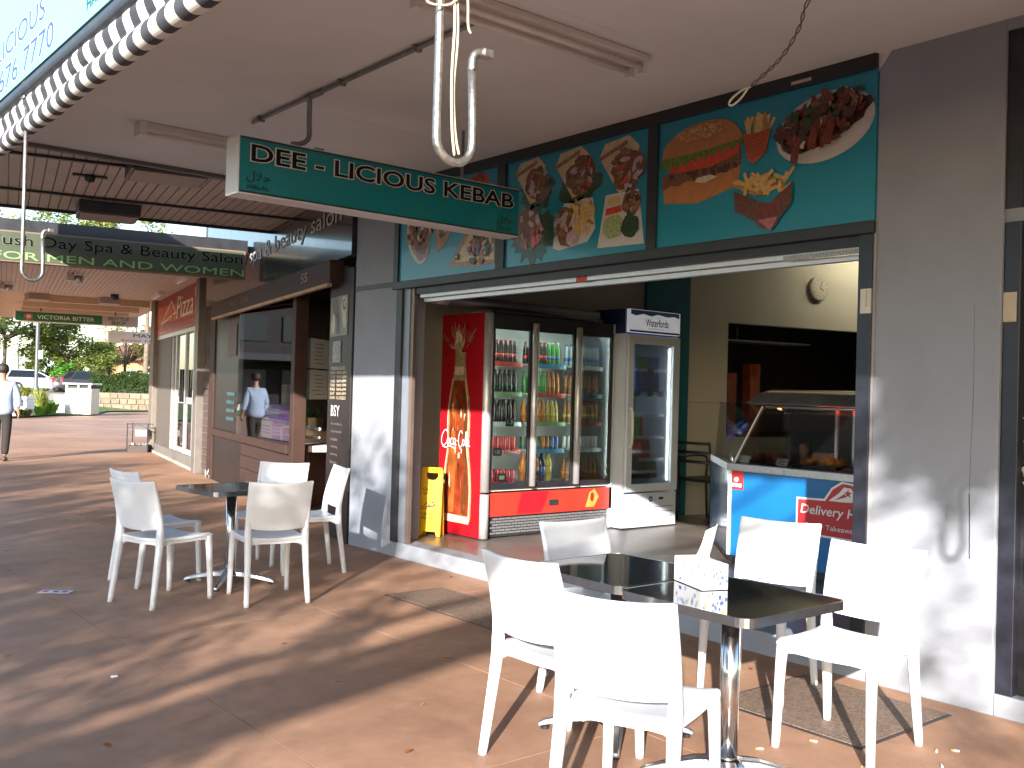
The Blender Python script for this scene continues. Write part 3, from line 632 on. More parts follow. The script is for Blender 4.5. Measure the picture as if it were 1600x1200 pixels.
spbox(MB(), 4.5,13.2,-3.12,.06,3.266,3.35).build('roof', black, aC)
spbox(MB(), 4.34,4.46,-3.3,-.1,3.235,3.40).build('beam', black, aC)
spbox(MB(), 4.5,13.2,-3.2,-3.13,3.1,3.6).build('front_fascia', wtrim, aC)
aD = thing('cream_awning', 'long cream awning ceiling over the far footpath', 'awning', tuple(SP(14,-1.5,2.95)))
cr2 = mat('cream_ceiling',(.62,.50,.38),.7,var=.05)
for i in range(5): spbox(MB(), 13.25+i*2.0,13.25+i*2.0+1.99,-3.1,.3,3.30,3.32).build('ceiling_sheet', cr2, aD)
spbox(MB(), 13.25,23.3,-3.15,.35,3.322,3.4).build('roof', dmetal, aD)
for s0 in (14.2,16.2,18.4): spbox(MB(), s0,s0+.22,-2.6,-.1,3.16,3.298).build('beam', cr2, aD)
spbox(MB(), 13.25,23.3,-3.2,-3.12,3.15,3.6).build('front_fascia', wtrim, aD)
for s0,o0,lab in ((13.4,-2.55,'pale grey junction box left of the small security camera'),(13.3,-1.2,'pale grey junction box right of the small security camera')):
    tag(spbox(MB(), s0,s0+.7,o0,o0+.4,3.13,3.299).build('junction_box', mat('junction_grey',(.42,.36,.31),.6), None, bevel=.008, center=True), lab, 'box')
def spot(s0,o0,z,lab):
    t = thing('floodlight', lab, 'floodlight', tuple(SP(s0,o0,z-.15)))
    spbox(MB(), s0-.07,s0+.07,o0-.14,o0-.02,z-.13,z-.02).build('housing', wtrim, t, bevel=.01)
    MB().tube([SP(s0,o0-.02,z-.08),SP(s0-.03,o0+.09,z-.11)],[.05,.085],12).build('lamp_head', steel, t, smooth=True)
    MB().tube([SP(s0,o0-.05,z-.03),SP(s0,o0-.05,z)],.015,6).build('stem', steel, t)
spot(8.8,-1.93,3.25,'small floodlight under the pale boards below the word Day'); spot(11.4,-2.95,3.25,'small floodlight at the left edge of the view under the pale boards')
t = thing('security_camera', 'tiny dark dome camera under the cream awning', 'camera', tuple(SP(12.4,-1.0,3.15))); MB().lathe([(0,3.13),(.05,3.14),(.08,3.19),(.08,3.249)],SP(12.4,-1.0,0),12).build('dome', black, t, smooth=True)
for s0,o0,lab in ((7.4,-.42,'short white tube light near the red pizza sign, nearer one'),(11.0,-.35,'white tube light beside the red pizza sign, farther one')):
    t = thing('tube_light', lab, 'light fitting', tuple(SP(s0,o0,3.2)))
    spbox(MB(), s0,s0+1.1,o0,o0+.09,3.19,3.249).build('housing', wtrim, t); MB().tube([SP(s0+.03,o0+.045,3.175),SP(s0+1.07,o0+.045,3.175)],.018,8).build('tube', mat('white_tube',(.9,.9,.88),.3), t, smooth=True)
# hanging signs
def hangsign(name, label, s, o0, o1, z0, z1, th, front, ztop, hang):
    t = thing(name, label, 'sign', tuple(SP(s,(o0+o1)/2,z0)))
    spbox(MB(), s,s+th,o0,o1,z0,z1).build('sign_case', front[1], t, bevel=.006)
    spbox(MB(), s-.004,s,o0+.03,o1-.03,z0+.02,z1-.02).build('sign_face', front[0], t)
    for o in hang: MB().tube([SP(s+th/2,o,z1),SP(s+th/2,o,ztop)],.016,8).build('hanger', dmetal, t, smooth=True)
    return t, Fr(SP(s-.005,0,0), NN, (0,0,1))
olive = mat('olive_sign_face',(.05,.062,.035),.5,var=.12,scale=3)
t, f = hangsign('spa_sign','long olive beauty salon sign with black and green lettering','' or 4.16,-3.35,-.16,2.86,3.235,.14,(olive,mat('sign_edge_brown',(.16,.11,.08),.6)),3.3,())
text('lettering','Hush Day Spa & Beauty Salon',f,-3.17,-.20,3.02,3.19,blkprint,t,n=.004,off=.012,outline=.010,om=mat('pale_green_outline',(.26,.33,.19),.5))
text('lettering','FOR MEN AND WOMEN',f,-3.10,-.18,2.895,2.985,mat('green_letters',(.22,.42,.14),.5),t,n=.004)
t, f = hangsign('bottle_shop_sign','green and grey bottle shop sign hanging under the cream awning',17.0,-2.78,-.02,2.86,3.12,.2,(mat('grey_sign_face',(.45,.42,.38),.5),wtrim),3.3,(-2.2,-.55))
b = Print(f,.0005); b.poly([(-2.74,2.885),(-.85,2.885),(-.85,3.095),(-2.74,3.095)],mat('bottle_green',(.01,.13,.06),.4)); b.blob(-2.46,2.99,.10,.085,mat('emblem_red',(.4,.08,.07),.5),14,.1,1); b.blob(-2.46,2.99,.05,.045,mat('emblem_cream',(.6,.5,.35),.5),10,.1,2); b.build('sign_print', t)
text('lettering','VICTORIA BITTER',f,-2.28,-1.02,2.94,3.035,mat('cream_letters',(.65,.66,.58),.5),t,n=.004,off=.01)
gl = mat('dark_green_letters',(.04,.09,.06),.5); text('lettering','BOTTLE',f,-.71,-.24,3.0,3.075,gl,t,n=.004,off=.015); text('lettering','SHOP',f,-.64,-.31,2.90,2.975,gl,t,n=.004,off=.015)
t, f = hangsign('white_shop_sign','white sign half hidden behind the pizza shop corner',20.2,-.42,1.2,2.59,2.90,.2,(mat('white_sign_face',(.66,.64,.6),.5),wtrim),3.4,(.3,))
text('lettering','MAY',f,.22,.72,2.75,2.85,blkprint,t,n=.004); text('lettering','Seven Hills',f,-.1,.9,2.63,2.70,mat('red_letters',(.5,.04,.05),.5),t,n=.004,shear=.3)
# ------------------------------------------------------------------ hanging kebab sign
ks = thing('kebab_sign', 'teal hanging sign reading Dee-Licious Kebab with white case', 'sign', (3.47, 5.58, 2.6))
MB().bx(2.395,4.545,5.50,5.67,2.592,2.938).build('sign_case', mat('white_sign_case',(.7,.7,.72),.45,var=.04), ks, bevel=.005)
KF = Fr((0,5.498,0),(1,0,0),(0,0,1))
MB().fbx(KF,2.405,4.538,2.60,2.93,0,.003).build('sign_face', mat('teal_sign_face',(.003,.20,.25),.25,var=.05,scale=2,coat=.3), ks)
b = Print(KF,.0032); dk = mat('dark_teal_edge',(.004,.02,.022),.5); b.line([(2.41,2.924),(4.535,2.924)],.012,dk); b.line([(2.41,2.606),(4.535,2.606)],.010,dk); b.build('border_lines', ks)
text('lettering','DEE - LICIOUS KEBAB',KF,2.475,4.485,2.790,2.893,blkprint,ks,n=.007,off=.018,outline=.036,om=mat('silver_outline',(.62,.62,.62),.4))
for u in (2.455,4.34):
    text('lettering','HALAL',KF,u,u+.14,2.625,2.655,mat('dark_teal_letters',(.001,.012,.015),.6),ks,n=.005,off=.02)
    text('halal_script','\uFEDD\uFEFC\uFEA3',KF,u-.005,u+.145,2.662,2.735,mat('dark_teal_letters'),ks,n=.005,off=.012)
pipe = mat('grey_pipe',(.22,.21,.2),.5,.5,var=.2)
MB().tube(bez([(2.89,5.58,3.29),(2.89,5.58,3.13),(2.89,5.58,3.02),(2.84,5.585,2.975),(2.78,5.59,2.965)],4),.016,8).build('hanger_pipe', pipe, ks, smooth=True)
MB().bx(2.93,2.99,5.56,5.62,2.936,2.965).build('bracket', pipe, ks); MB().tube([(4.10,5.6,3.3),(4.10,5.6,2.938)],.012,6).build('hanger_rod', pipe, ks)
# ------------------------------------------------------------------ ceiling fittings
cd = thing('conduit', 'thin pipe run along the awning ceiling above the kebab sign', 'conduit', (2.9,5,3.28))
MB().tube([(2.90,6.43,3.283),(2.90,3.86,3.283)],.013,8).build('pipe', pipe, cd, smooth=True)
MB().tube([(2.90,5.45,3.283),(2.90,5.66,3.283)],.019,8).build('junction', pipe, cd, smooth=True)
for y in (6.3,5.2,4.4): MB().bx(2.875,2.925,y-.012,y+.012,3.266,3.2995).build('saddle_clip', pipe, cd)
fl = thing('fluorescent_light', 'unlit twin tube light on the awning ceiling above the hook', 'light fitting', (3.3,3.74,3.2))
MB().bx(2.45,3.91,3.64,3.82,3.265,3.300).build('base', mat('fitting_white',(.66,.6,.56),.5), fl, bevel=.006)
for y in (3.68,3.78):
    MB().tube([(2.5,y,3.235),(3.87,y,3.235)],.016,10).build('tube', mat('unlit_tube',(.72,.68,.64),.3), fl, smooth=True)
    MB().bx(3.865,3.90,y-.022,y+.022,3.205,3.264).build('lamp_holder', wtrim, fl); MB().bx(2.46,2.50,y-.022,y+.022,3.205,3.264).build('lamp_holder', wtrim, fl)
wc = thing('wall_batten_light', 'faint white batten light on the ceiling behind the left end of the kebab sign', 'light fitting', (3.0,7.05,3.2))
MB().bx(2.33,3.7,7.0,7.11,3.25,3.3005).build('base', mat('fitting_white'), wc, bevel=.005); MB().bx(2.32,2.37,6.99,7.12,3.2,3.3).build('end_cap', wtrim, wc); MB().tube([(2.37,7.055,3.225),(3.7,7.055,3.225)],.016,8).build('tube', mat('unlit_tube'), wc, smooth=True)
def hook(x, y, lab, r=.012):
    h = thing('hanging_hook', lab, 'hook', (x,y,2.08))
    a = [(x-.004,y,3.20),(x,y,2.6)]+[(x+.06-.06*math.cos(t),y,2.135-.06*math.sin(t)) for t in [math.pi*i/10 for i in range(11)]]+[(x+.119,y,2.2),(x+.112,y,2.34)]
    MB().tube(a,r,10).build('bent_pipe', galv, h, smooth=True)
    MB().tube(bez([(x+.112,y,2.335),(x+.113,y,2.365),(x+.125,y,2.388),(x+.15,y,2.395)],4),[r]*12+[r*1.1],10).build('bent_tip', galv, h, smooth=True)
    MB().bx(x+.14,x+.175,y-.018,y+.018,2.382,2.405).build('flattened_end', galv, h, bevel=.004)
    MB().bx(x-.03,x+.03,y-.03,y+.03,3.18,3.30).build('clamp', galv, h, bevel=.004)
    return h
hook(1.5,2.17,'large galvanised pipe hook in front of the kebab sign'); hook(1.5,6.585,'galvanised pipe hook hanging at the far left of the awning'); hook(1.5,-.33,'galvanised pipe hook past the right end of the striped blind')
cdm = mat('cream_cord',(.62,.52,.36),.8,var=.2)
cr = thing('cord', 'cream cord looped over the large pipe hook', 'cord', (1.54,2.15,2.1))
MB().tube(bez([(1.55,2.155,2.09),(1.536,2.15,2.16),(1.53,2.15,2.3),(1.535,2.15,2.45),(1.53,2.16,2.62),(1.5,2.165,3.1)],5),.004,6).build('strand', cdm, cr, smooth=True)
MB().tube(bez([(1.565,2.155,2.095),(1.553,2.16,2.16),(1.545,2.16,2.28),(1.55,2.155,2.42),(1.543,2.16,2.6),(1.52,2.165,3.1)],5),.0038,6).build('strand', cdm, cr, smooth=True)
MB().tube(bez([(1.54,2.14,2.62),(1.56,2.13,2.52),(1.565,2.13,2.44),(1.575,2.13,2.42)],5),.0035,6).build('loose_end', cdm, cr, smooth=True)
MB().tube(bez([(1.47,2.17,2.52),(1.45,2.16,2.485),(1.47,2.15,2.475),(1.52,2.15,2.49),(1.56,2.15,2.53)],5),.0035,6).build('knot_loop', cdm, cr, smooth=True)
wr = thing('twisted_wire', 'twisted wire with a pale loop hanging from the awning ceiling', 'wire', (3.6,2.7,2.8))
pth = bez([(3.75,2.38,3.30),(3.6,2.45,3.17),(3.6,2.50,3.06),(3.6,2.575,2.965),(3.6,2.66,2.91),(3.6,2.75,2.862)],8)
for ph in (0, math.pi):
    MB().tube([(p[0]+.006*math.cos(i*.9+ph),p[1]+.006*math.sin(i*.9+ph),p[2]+.004*math.sin(i*.9+ph)) for i,p in enumerate(pth)],.0035,5).build('wire_strand', mat('wire_brown',(.16,.12,.10),.5), wr, smooth=True)
MB().tube(bez([(3.6,2.75,2.862),(3.6,2.80,2.855),(3.6,2.845,2.835),(3.6,2.868,2.810),(3.6,2.845,2.80),(3.6,2.80,2.822),(3.6,2.76,2.862)],5),.005,6).build('bare_loop', mat('wire_white',(.75,.72,.66),.4), wr, smooth=True)
# ------------------------------------------------------------------ chairs
def chair_proto():
    t = thing('plastic_chair', 'x', 'chair', (0,0,0), 'white moulded plastic chairs')
    def seat(u, v):
        x = .225-.43*u; y = (v-.5)*(.425-.02*u)
        def P(x, y):
            e = abs(y)/.212
            z = .447-.016*(1-e*e)-.010*math.sin(min(1,max(0,(.22-x)/.43))*math.pi)
            if x > .19: z -= (x-.19)**2*12
            return Vector((x,y,z))
        p = P(x,y); n = (P(x+.002,y)-p).cross(P(x,y+.002)-p).normalized(); return p, n
    MB().shell(seat, 14, 12, .022).build('seat', white_pl, t, smooth=True, bevel=.004)
    sk = MB()   # rim under the seat
    rim = [(.22,-.205),(.22,.205),(-.2,.195),(-.2,-.195)]
    for i in range(4):
        (a,b_),(c_,d_) = rim[i], rim[(i+1)%4]; N=10
        for j in range(N):
            p0 = Vector((a+(c_-a)*j/N,b_+(d_-b_)*j/N,0)); p1 = Vector((a+(c_-a)*(j+1)/N,b_+(d_-b_)*(j+1)/N,0))
            def dz(q):
                e = abs((q-.5)*2); return .02+.035*e**6
            def zt(p, i):
                e = abs(p.y)/.212 if i in (0,2) else 1
                return .437-.016*(1-e*e)-.010*math.sin(min(1,max(0,(.22-p.x)/.43))*math.pi)
            z0, z1 = zt(p0,i), zt(p1,i)
            inw = (Vector((0.01,0,0))-(p0+p1)/2).normalized()*.016
            A = [p0+Vector((0,0,z0)),p1+Vector((0,0,z1)),p1+Vector((0,0,z1-dz((j+1)/N))),p0+Vector((0,0,z0-dz(j/N)))]
            B = [q+inw for q in A]
            sk.add(A+B,[[0,1,2,3],[7,6,5,4],[3,2,6,7],[0,4,5,1],[0,3,7,4],[1,5,6,2]])
    sk.build('seat_rim', white_pl, t)
    def back(u, v):
        y = (v-.5)*2
        def P(u, y):
            z = .512+.318*u
            lo = -.015*(1-y*y)*(1-u); z += lo+ .012*(1-y*y)*u*-1
            wd = .195+.018*u
            x = -.205-.075*((z-.45)/.38)**1.3-.028*(1-y*y)
            return Vector((x,y*wd,z))
        p = P(u,y); n = (P(u+.004,y)-p).cross(P(u,y+.004)-p).normalized(); return p, n
    MB().shell(back, 12, 14, .016).build('backrest', white_pl, t, smooth=True, bevel=.004)
    for sy in (-1,1):
        MB().tube(bez([(.222,sy*.205,0),(.216,sy*.2,.20),(.208,sy*.196,.36),(.202,sy*.192,.432)],4),[.0155+.0085*(i/12) for i in range(13)],8,sq=.6).build('leg', white_pl, t, smooth=True)
        MB().tube(bez([(-.262,sy*.208,0),(-.235,sy*.2,.2),(-.208,sy*.195,.40),(-.207,sy*.196,.52),(-.225,sy*.201,.63),(-.255,sy*.206,.74),(-.284,sy*.212,.828)],4),[.016]*1+[.0165+.008*min(1,i/9) for i in range(10)]+[.022-.0012*i for i in range(14)],8,sq=.6).build('leg', white_pl, t, smooth=True)
    return t
ch0 = chair_proto(); used = [0]
def chair(x, y, deg, lab):
    """x,y = middle of the seat, deg = direction it faces"""
    c = ch0 if not used[0] else copytree(ch0); used[0] = 1
    c.location = (x,y,0); c.rotation_euler = (0,0,R(deg)); c['label'] = lab; return c
def chair_rear(x, y, deg, lab):
    return chair(x+.24*math.cos(R(deg)), y+.24*math.sin(R(deg)), deg, lab)
chair_rear(2.23,6.55,20,'white plastic chair at the far left, nearest of the two on that side')
chair_rear(2.42,7.28,8,'white plastic chair behind the leftmost one at the far table')
chair_rear(3.02,6.09,80,'white plastic chair with its back to the viewer at the far table')
chair_rear(3.80,7.62,222,'white plastic chair behind the far table against the brown shopfront')
chair_rear(4.02,7.10,167,'white plastic chair right of the far table beside the grey pillar')
chair_rear(4.02,2.34,187,'sunlit white chair at the right end of the near tables, fully visible')
chair_rear(2.50,2.92,2,'sunlit white chair left of the near tables with its back to the street')
chair_rear(2.26,2.20,22,'blown-out white chair nearest the viewer, in front of the near table')
chair_rear(3.42,3.60,268,'white chair behind the near tables in front of the drinks fridge')
chair_rear(4.38,3.10,195,'white chair in front of the blue food counter')
# ------------------------------------------------------------------ tables
chrome = mat('polished_steel',(.62,.62,.63),.16,1,var=.06,scale=20)
tabtop = mat('black_gloss_top',(.010,.012,.013),.06,var=.15,scale=6,coat=.6)
def table_proto(sz, H):
    t = thing('cafe_table', 'x', 'table', (0,0,0), 'square black topped cafe tables'); h = sz/2
    def sq(h, r, n=5):
        P = []
        for cx,cy,a0 in ((h-r,h-r,0),(-h+r,h-r,90),(-h+r,-h+r,180),(h-r,-h+r,270)):
            for i in range(n+1): a = R(a0+90*i/n); P.append((cx+r*math.cos(a),cy+r*math.sin(a)))
        return P
    Z = Fr((0,0,0),(1,0,0),(0,1,0))
    MB().prism(Z, sq(h-.006,.05), H-.028, H).build('tabletop', tabtop, t)
    a, b_ = sq(h,.055), sq(h-.006,.05); k = len(a); m = MB()
    P = [(x,y,H-.033) for x,y in a]+[(x,y,H+.001) for x,y in a]+[(x,y,H+.001) for x,y in b_]+[(x,y,H-.033) for x,y in b_]
    m.add(P,[[i+c*k,(i+1)%k+c*k,(i+1)%k+((c+1)%4)*k,i+((c+1)%4)*k] for i in range(k) for c in range(4)]); m.build('edge_band', chrome, t)
    MB().tube([(0,0,.05),(0,0,H-.03)],.037,18).build('post', chrome, t, smooth=True)
    MB().lathe([(.05,H-.05),(.13,H-.036),(.13,H-.03)],n=16).build('mounting_plate', dmetal, t)
    MB().lathe([(.075,.045),(.07,.075),(.05,.095),(.04,.10)],n=18).build('hub', chrome, t, smooth=True)
    for i in range(4):
        a = R(45+90*i); c, s_ = math.cos(a), math.sin(a); m = MB()
        st = [(.03,.05,.058,.092),(.12,.046,.05,.088),(.22,.035,.036,.066),(.31,.024,.018,.042),(.335,.02,.008,.028)]
        P = []
        for r,w_,z0,z1 in st:
            for q,z in ((-w_/1.3,z0),(w_/1.3,z0),(w_/2,z1),(-w_/2,z1)): P.append((r*c-q*s_, r*s_+q*c, z))
        F = [[i2*4+j,i2*4+(j+1)%4,i2*4+4+(j+1)%4,i2*4+4+j] for i2 in range(len(st)-1) for j in range(4)]+[[3,2,1,0],[16,17,18,19]]
        m.add(P,F); m.build('foot', mat('cast_aluminium',(.55,.56,.58),.32,1,var=.1), t, bevel=.006)
        MB().lathe([(.018,0),(.018,.012),(.008,.02)],(.305*c,.305*s_,0),10).build('glide', black, t)
    return t
tb = table_proto(.62,.71); tb.location = (3.06,2.365,0); tb['label'] = 'black topped cafe table with the tissue box on it'
t2 = copytree(tb); t2.location = (3.10,3.0,0); t2['label'] = 'black topped cafe table pushed against the far side of the tissue box table'
t3 = copytree(tb); t3.location = (3.06,6.95,0); t3['label'] = 'black topped cafe table ringed by the far group of white chairs'; t3.rotation_euler = (0,0,R(5))
# tissue box
tx = thing('tissue_box', 'white and blue floral tissue box on the near table', 'tissue box', (3.13,2.55,.712)); tx.rotation_euler = (0,0,R(0))
m = MB(); a = R(68); rm = Matrix.Rotation(a,3,'Z'); m.box((3.11,2.56,.712+.05),(.235,.115,.10),rm)
bm_ = mat('tissue_card',(.74,.75,.78),.5,var=.05); m.build('carton', bm_, tx, bevel=.003)
BF = Fr(Vector((3.11,2.56,.712))+rm@Vector((0,.0580,0)), rm@Vector((-1,0,0)), (0,0,1)); BE = Fr(Vector((3.11,2.56,.712))+rm@Vector((-.118,0,0)), rm@Vector((0,-1,0)), (0,0,1))
BG = Fr(Vector((3.11,2.56,.712))+rm@Vector((0,-.058,0)), rm@Vector((1,0,0)), (0,0,1))
for f_,hw in ((BF,.11),(BE,.05),(BG,.11)):
    b = Print(f_,.0004); q = random.Random(int(hw*1000)+len(tx.children))
    for i in range(22): b.blob(q.uniform(-hw,hw)*.93,q.uniform(.008,.092),q.uniform(.004,.011),q.uniform(.004,.010),mat(*q.choice([('floral_blue',(.08,.15,.5)),('floral_pale_blue',(.35,.45,.7)),('floral_yellow',(.6,.55,.2))])),8,.4,i)
    b.build('floral_print', tx)
def tis(u, v):
    w_ = .05*(1-.35*u)*(1+.5*math.sin(v*9+u*4)*.3); x = -.02+.035*u+(v-.5)*w_*1.3; y = .012*math.sin(v*7+u*5)+(v-.5)*.02; z = .0+.115*u-.035*abs(v-.35)*u
    def pt(u_,v_): return rm@Vector((-.03-.03*u_+(v_-.5)*.11*(1-.25*u_), .016*math.sin(v_*8+u_*4), .155*u_-.07*(v_)*u_))+Vector((3.11,2.56,.812))
    p = pt(u,v); n = (pt(u+.01,v)-p).cross(pt(u,v+.01)-p).normalized(); return p, n
MB().shell(tis,10,12,.0015).build('tissue', mat('tissue_paper',(.8,.8,.8),.9,var=.02), tx, smooth=True)
# ------------------------------------------------------------------ wet floor sign
wy = mat('yellow_plastic',(.75,.43,.01),.4,var=.06,scale=10)
ws = thing('wet_floor_sign', 'yellow wet floor caution sign beside the red fridge', 'caution sign', (5.2,7.55,.126))
WF = Fr((5.2,7.46,.128), (.60,-.80,0), (0,0,1)); 
def wpanel(f_, lean):
    g = Fr(f_.o, f_.u, (Vector((0,0,1))+f_.n*lean).normalized())
    out = [(-.15,0),(-.15,.05),(-.145,.60),(-.125,.635),(.125,.635),(.145,.60),(.15,.05),(.15,0),(.10,0),(.08,.045),(-.08,.045),(-.10,0)]
    m = MB(); hole = [(-.085,.575),(-.07,.535),(0,.525),(.07,.535),(.085,.575)]
    # panel split round the hand hole
    left = [(-.10,0),(-.15,0),(-.15,.05),(-.145,.60),(-.125,.635),(0,.635),(0,.585),(-.085,.585),(-.08,.545),(-.05,.52),(0,.515),(0,.045),(-.08,.045)]
    g = FS(g,0,0,1); left = [(a*.72,b_) for a,b_ in left]
    m.prism(g,left,-.012,.012); m.prism(g,[(-a,b_) for a,b_ in left][::-1],-.012,.012)
    return m, g
m, g = wpanel(WF,-.10); m.build('front_panel', wy, ws, bevel=.003)
WB = Fr((5.29,7.53,.128), (-.60,.80,0), (0,0,1)); m, g2 = wpanel(WB,-.10); m.build('rear_panel', wy, ws, bevel=.003)
wb = mat('black_warning_print',(.03,.022,.01),.5)
text('lettering','CAUTION',g,-.08,.08,.415,.445,wb,ws,n=.0135,off=.015); text('lettering','WET FLOOR',g,-.077,.08,.38,.402,wb,ws,n=.0135,off=.02)
text('lettering','CLEANING IN',g,-.088,.075,.195,.218,wb,ws,n=.0135,off=.015); text('lettering','PROGRESS',g,-.083,.062,.158,.181,wb,ws,n=.0135,off=.015)
b = Print(FS(g,0,.3,.74),.0125); b.line([(-.115,.235),(.105,.235),(.0,.37),(-.115,.235)],.008,wb); b.line(bez([(-.06,.255),(-.02,.27),(.02,.262),(.05,.29)],4),.018,wb); b.line([(.0,.27),(-.05,.30)],.012,wb); b.line([(.02,.27),(-.03,.25)],.012,wb); b.blob(.03,.318,.013,.013,wb,10,0,1); b.line([(.045,.3),(.06,.262)],.010,wb); b.build('warning_symbol', ws)
# ------------------------------------------------------------------ drinks fridges
cokered = mat('red_fridge_wrap',(.38,.007,.016),.3,var=.06,coat=.2)
fw = mat('fridge_white',(.62,.69,.78),.4,var=.03); fin = mat('fridge_inner',(.6,.62,.6),.5,var=.04)
FY, FX0, FX1, FZ = 7.05, 5.46, 7.14, .14
fr_ = thing('red_drinks_fridge', 'red three door drinks fridge with a giant cola bottle on its side', 'fridge', ((FX0+FX1)/2, 7.4, FZ))
MB().bx(FX0,FX0+.03,FY,7.70,FZ,2.19).build('side_panel', cokered, fr_)
MB().bx(FX1-.03,FX1,FY,7.70,FZ,2.19).build('side_panel', fw, fr_)
MB().bx(FX0+.03,FX1-.03,7.62,7.70,FZ,2.17).build('back_panel', fin, fr_)
MB().bx(FX0+.03,FX1-.03,FY+.02,7.62,.56,.60).build('cabinet_floor', fin, fr_)
MB().bx(FX0+.03,FX1-.03,FY,7.62,2.10,2.19).build('top_panel', black, fr_)
RD = Fr((0,FY,0),(1,0,0),(0,0,1))
kick = MB().bx(FX0+.09,FX1,FY-.0,FY+.03,.33,.545).build('lower_panel', mat('orange_red_panel',(.38,.035,.022),.35,var=.12), fr_)
b = Print(RD,.001); b.poly([(5.9,.34),(6.2,.34),(6.3,.54),(5.95,.54)],mat('deep_red',(.5,.01,.02),.4)); b.poly([(6.78,.36),(6.83,.5),(6.9,.54),(6.96,.46),(6.9,.36)],mat('splash_gold',(.6,.3,.06),.4,var=.3)); b.blob(6.87,.46,.025,.05,mat('deep_red'),10,.1,2); b.build('panel_print', kick)
MB().bx(6.30,6.41,FY-.012,FY-.001,.405,.455).build('lock_plate', dmetal, kick)
MB().bx(FX0+.09,FX1,FY+.03,FY+.06,FZ,.33).build('grille_backing', dmetal, fr_)
for r in range(6):
    for c in range(20):
        x = FX0+.14+c*.076+(.038 if r%2 else 0); MB().bx(x,x+.062,FY+.018,FY+.029,.165+r*.026,.182+r*.026).build('grille_bar', mat('grille_grey',(.2,.2,.21),.45,.3), fr_)
MB().tube([(FX0+.045,FY-.005,FZ),(FX0+.045,FY-.005,.54)],.045,16).build('corner_post', alu, fr_, smooth=True)
MB().tube([(FX0+.045,FY-.005,.56),(FX0+.045,FY-.005,2.185)],.045,16).build('corner_post', alu, fr_, smooth=True)
shz = (.62,.93,1.19,1.47,1.75)
dx = [FX0+.09,6.04,6.60,FX1-.03]
for i in range(3):
    a, c = dx[i], dx[i+1]
    d = MB(); d.bx(a,a+.035,FY-.01,FY+.02,.58,2.10).bx(c-.035,c,FY-.01,FY+.02,.58,2.10).bx(a+.035,c-.035,FY-.01,FY+.02,.58,.63).bx(a+.035,c-.035,FY-.01,FY+.02,2.05,2.10)
    do = d.build('door', black, fr_, bevel=.003)
    MB().bx(a+.035,c-.035,FY+.0,FY+.006,.63,2.05).build('door_pane', fridgeglass, do)
    if i: MB().tube([(a+.0,FY-.045,.60),(a+.0,FY-.045,2.12)],.032,14).build('door_handle', alu, do, smooth=True)
    for z in shz[1:]:
        MB().bx(a+.04,c-.04,FY+.10,7.6,z-.012,z).build('shelf', alu, fr_)
        MB().bx(a+.04,c-.04,FY+.092,FY+.0995,z-.035,z+.006).build('shelf_strip', [fw, mat('strip_red',(.5,.05,.04),.4), fin, fw, mat('strip_blue',(.05,.25,.42),.4), fin, mat('strip_green',(.2,.35,.15),.4), fin][(i*3+int(z*10))%8], fr_)
    MB().bx(a+.006,a+.022,FY+.04,FY+.055,.66,2.04).build('light_strip', mat('cool_strip',(.85,1,.93),.4,emit=8), fr_); MB().bx(a+.04,c-.04,FY+.03,FY+.06,2.07,2.09).build('light_strip', mat('cool_strip'), fr_)
    if i == 2: MB().bx(c-.006,c-.001,FY+.025,FY+.05,.66,2.04).build('light_strip', mat('cool_strip'), fr_)  # extra light added behind the frame to brighten the right door's drinks
price = mat('price_card_black',(.02,.02,.018),.6)
for i,(x,z,s_) in enumerate(((5.80,1.175,'1.3'),(5.66,.90,'1.50'),(5.72,.66,'1'),(6.12,.655,'4.50'),(6.72,.655,'3.50'),(6.85,1.19,'2'),(6.88,1.46,'4'))):
    pc = MB().bx(x,x+.10,FY+.076,FY+.08,z-.02,z+.055).build('price_card', price, fr_); text('price', s_, Fr((0,FY+.076,0),(1,0,0),(0,0,1)), x+.02,x+.08,z,z+.035,mat('chalk_yellow',(.6,.58,.35),.7),pc,n=.002)
text('shelf_lettering','375ml',Fr((0,FY+.09,0),(1,0,0),(0,0,1)),5.77,5.95,.90,.93,whprint,fr_); text('shelf_lettering','375ml',Fr((0,FY+.09,0),(1,0,0),(0,0,1)),5.80,5.95,.655,.685,mat('red_letters2',(.5,.03,.03),.5),fr_)
text('shelf_lettering','Extra Value',Fr((0,FY+.09,0),(1,0,0),(0,0,1)),5.58,5.76,1.165,1.185,whprint,fr_)
# giant bottle printed on the side
SF = Fr((FX0-.0005,0,0),(0,-1,0),(0,0,1)); side = fr_.children[0]
b = Print(SF,.0006); gl_, gd, lq, lq2, pale = [mat('bottle_'+n,c,.3,var=v,scale=s) for n,c,v,s in (('edge_green',(.30,.26,.13),.3,20),('dark',(.10,.035,.012),.4,15),('cola_orange',(.28,.085,.02),.5,6),('cola_red',(.22,.035,.012),.5,7),('pale_glint',(.62,.5,.36),.2,20))]
def sil(pts): return [(a,z) for a,z in pts]+[(-2*7.40-a,z) for a,z in pts[::-1]]
UC = -7.40
outl = [(-.19,.26),(-.215,.30),(-.22,.55),(-.20,.75),(-.165,.95),(-.175,1.10),(-.175,1.25),(-.15,1.42),(-.11,1.58),(-.08,1.72),(-.075,1.80),(-.085,1.83)]
b.poly([(UC+a,z) for a,z in outl]+[(UC-a,z) for a,z in outl[::-1]], gl_)
inn = [(-.175,.32),(-.19,.55),(-.175,.75),(-.14,.95),(-.148,1.1),(-.15,1.25),(-.125,1.42),(-.085,1.57)]
b.poly([(UC+a,z) for a,z in inn]+[(UC-a,z) for a,z in inn[::-1]], lq2)
b.poly([(UC-.15,.34),(UC-.15,.74),(UC-.11,.97),(UC-.115,1.25),(UC-.09,1.5),(UC-.03,1.5),(UC-.05,1.1),(UC-.03,.8),(UC-.05,.34)], lq)
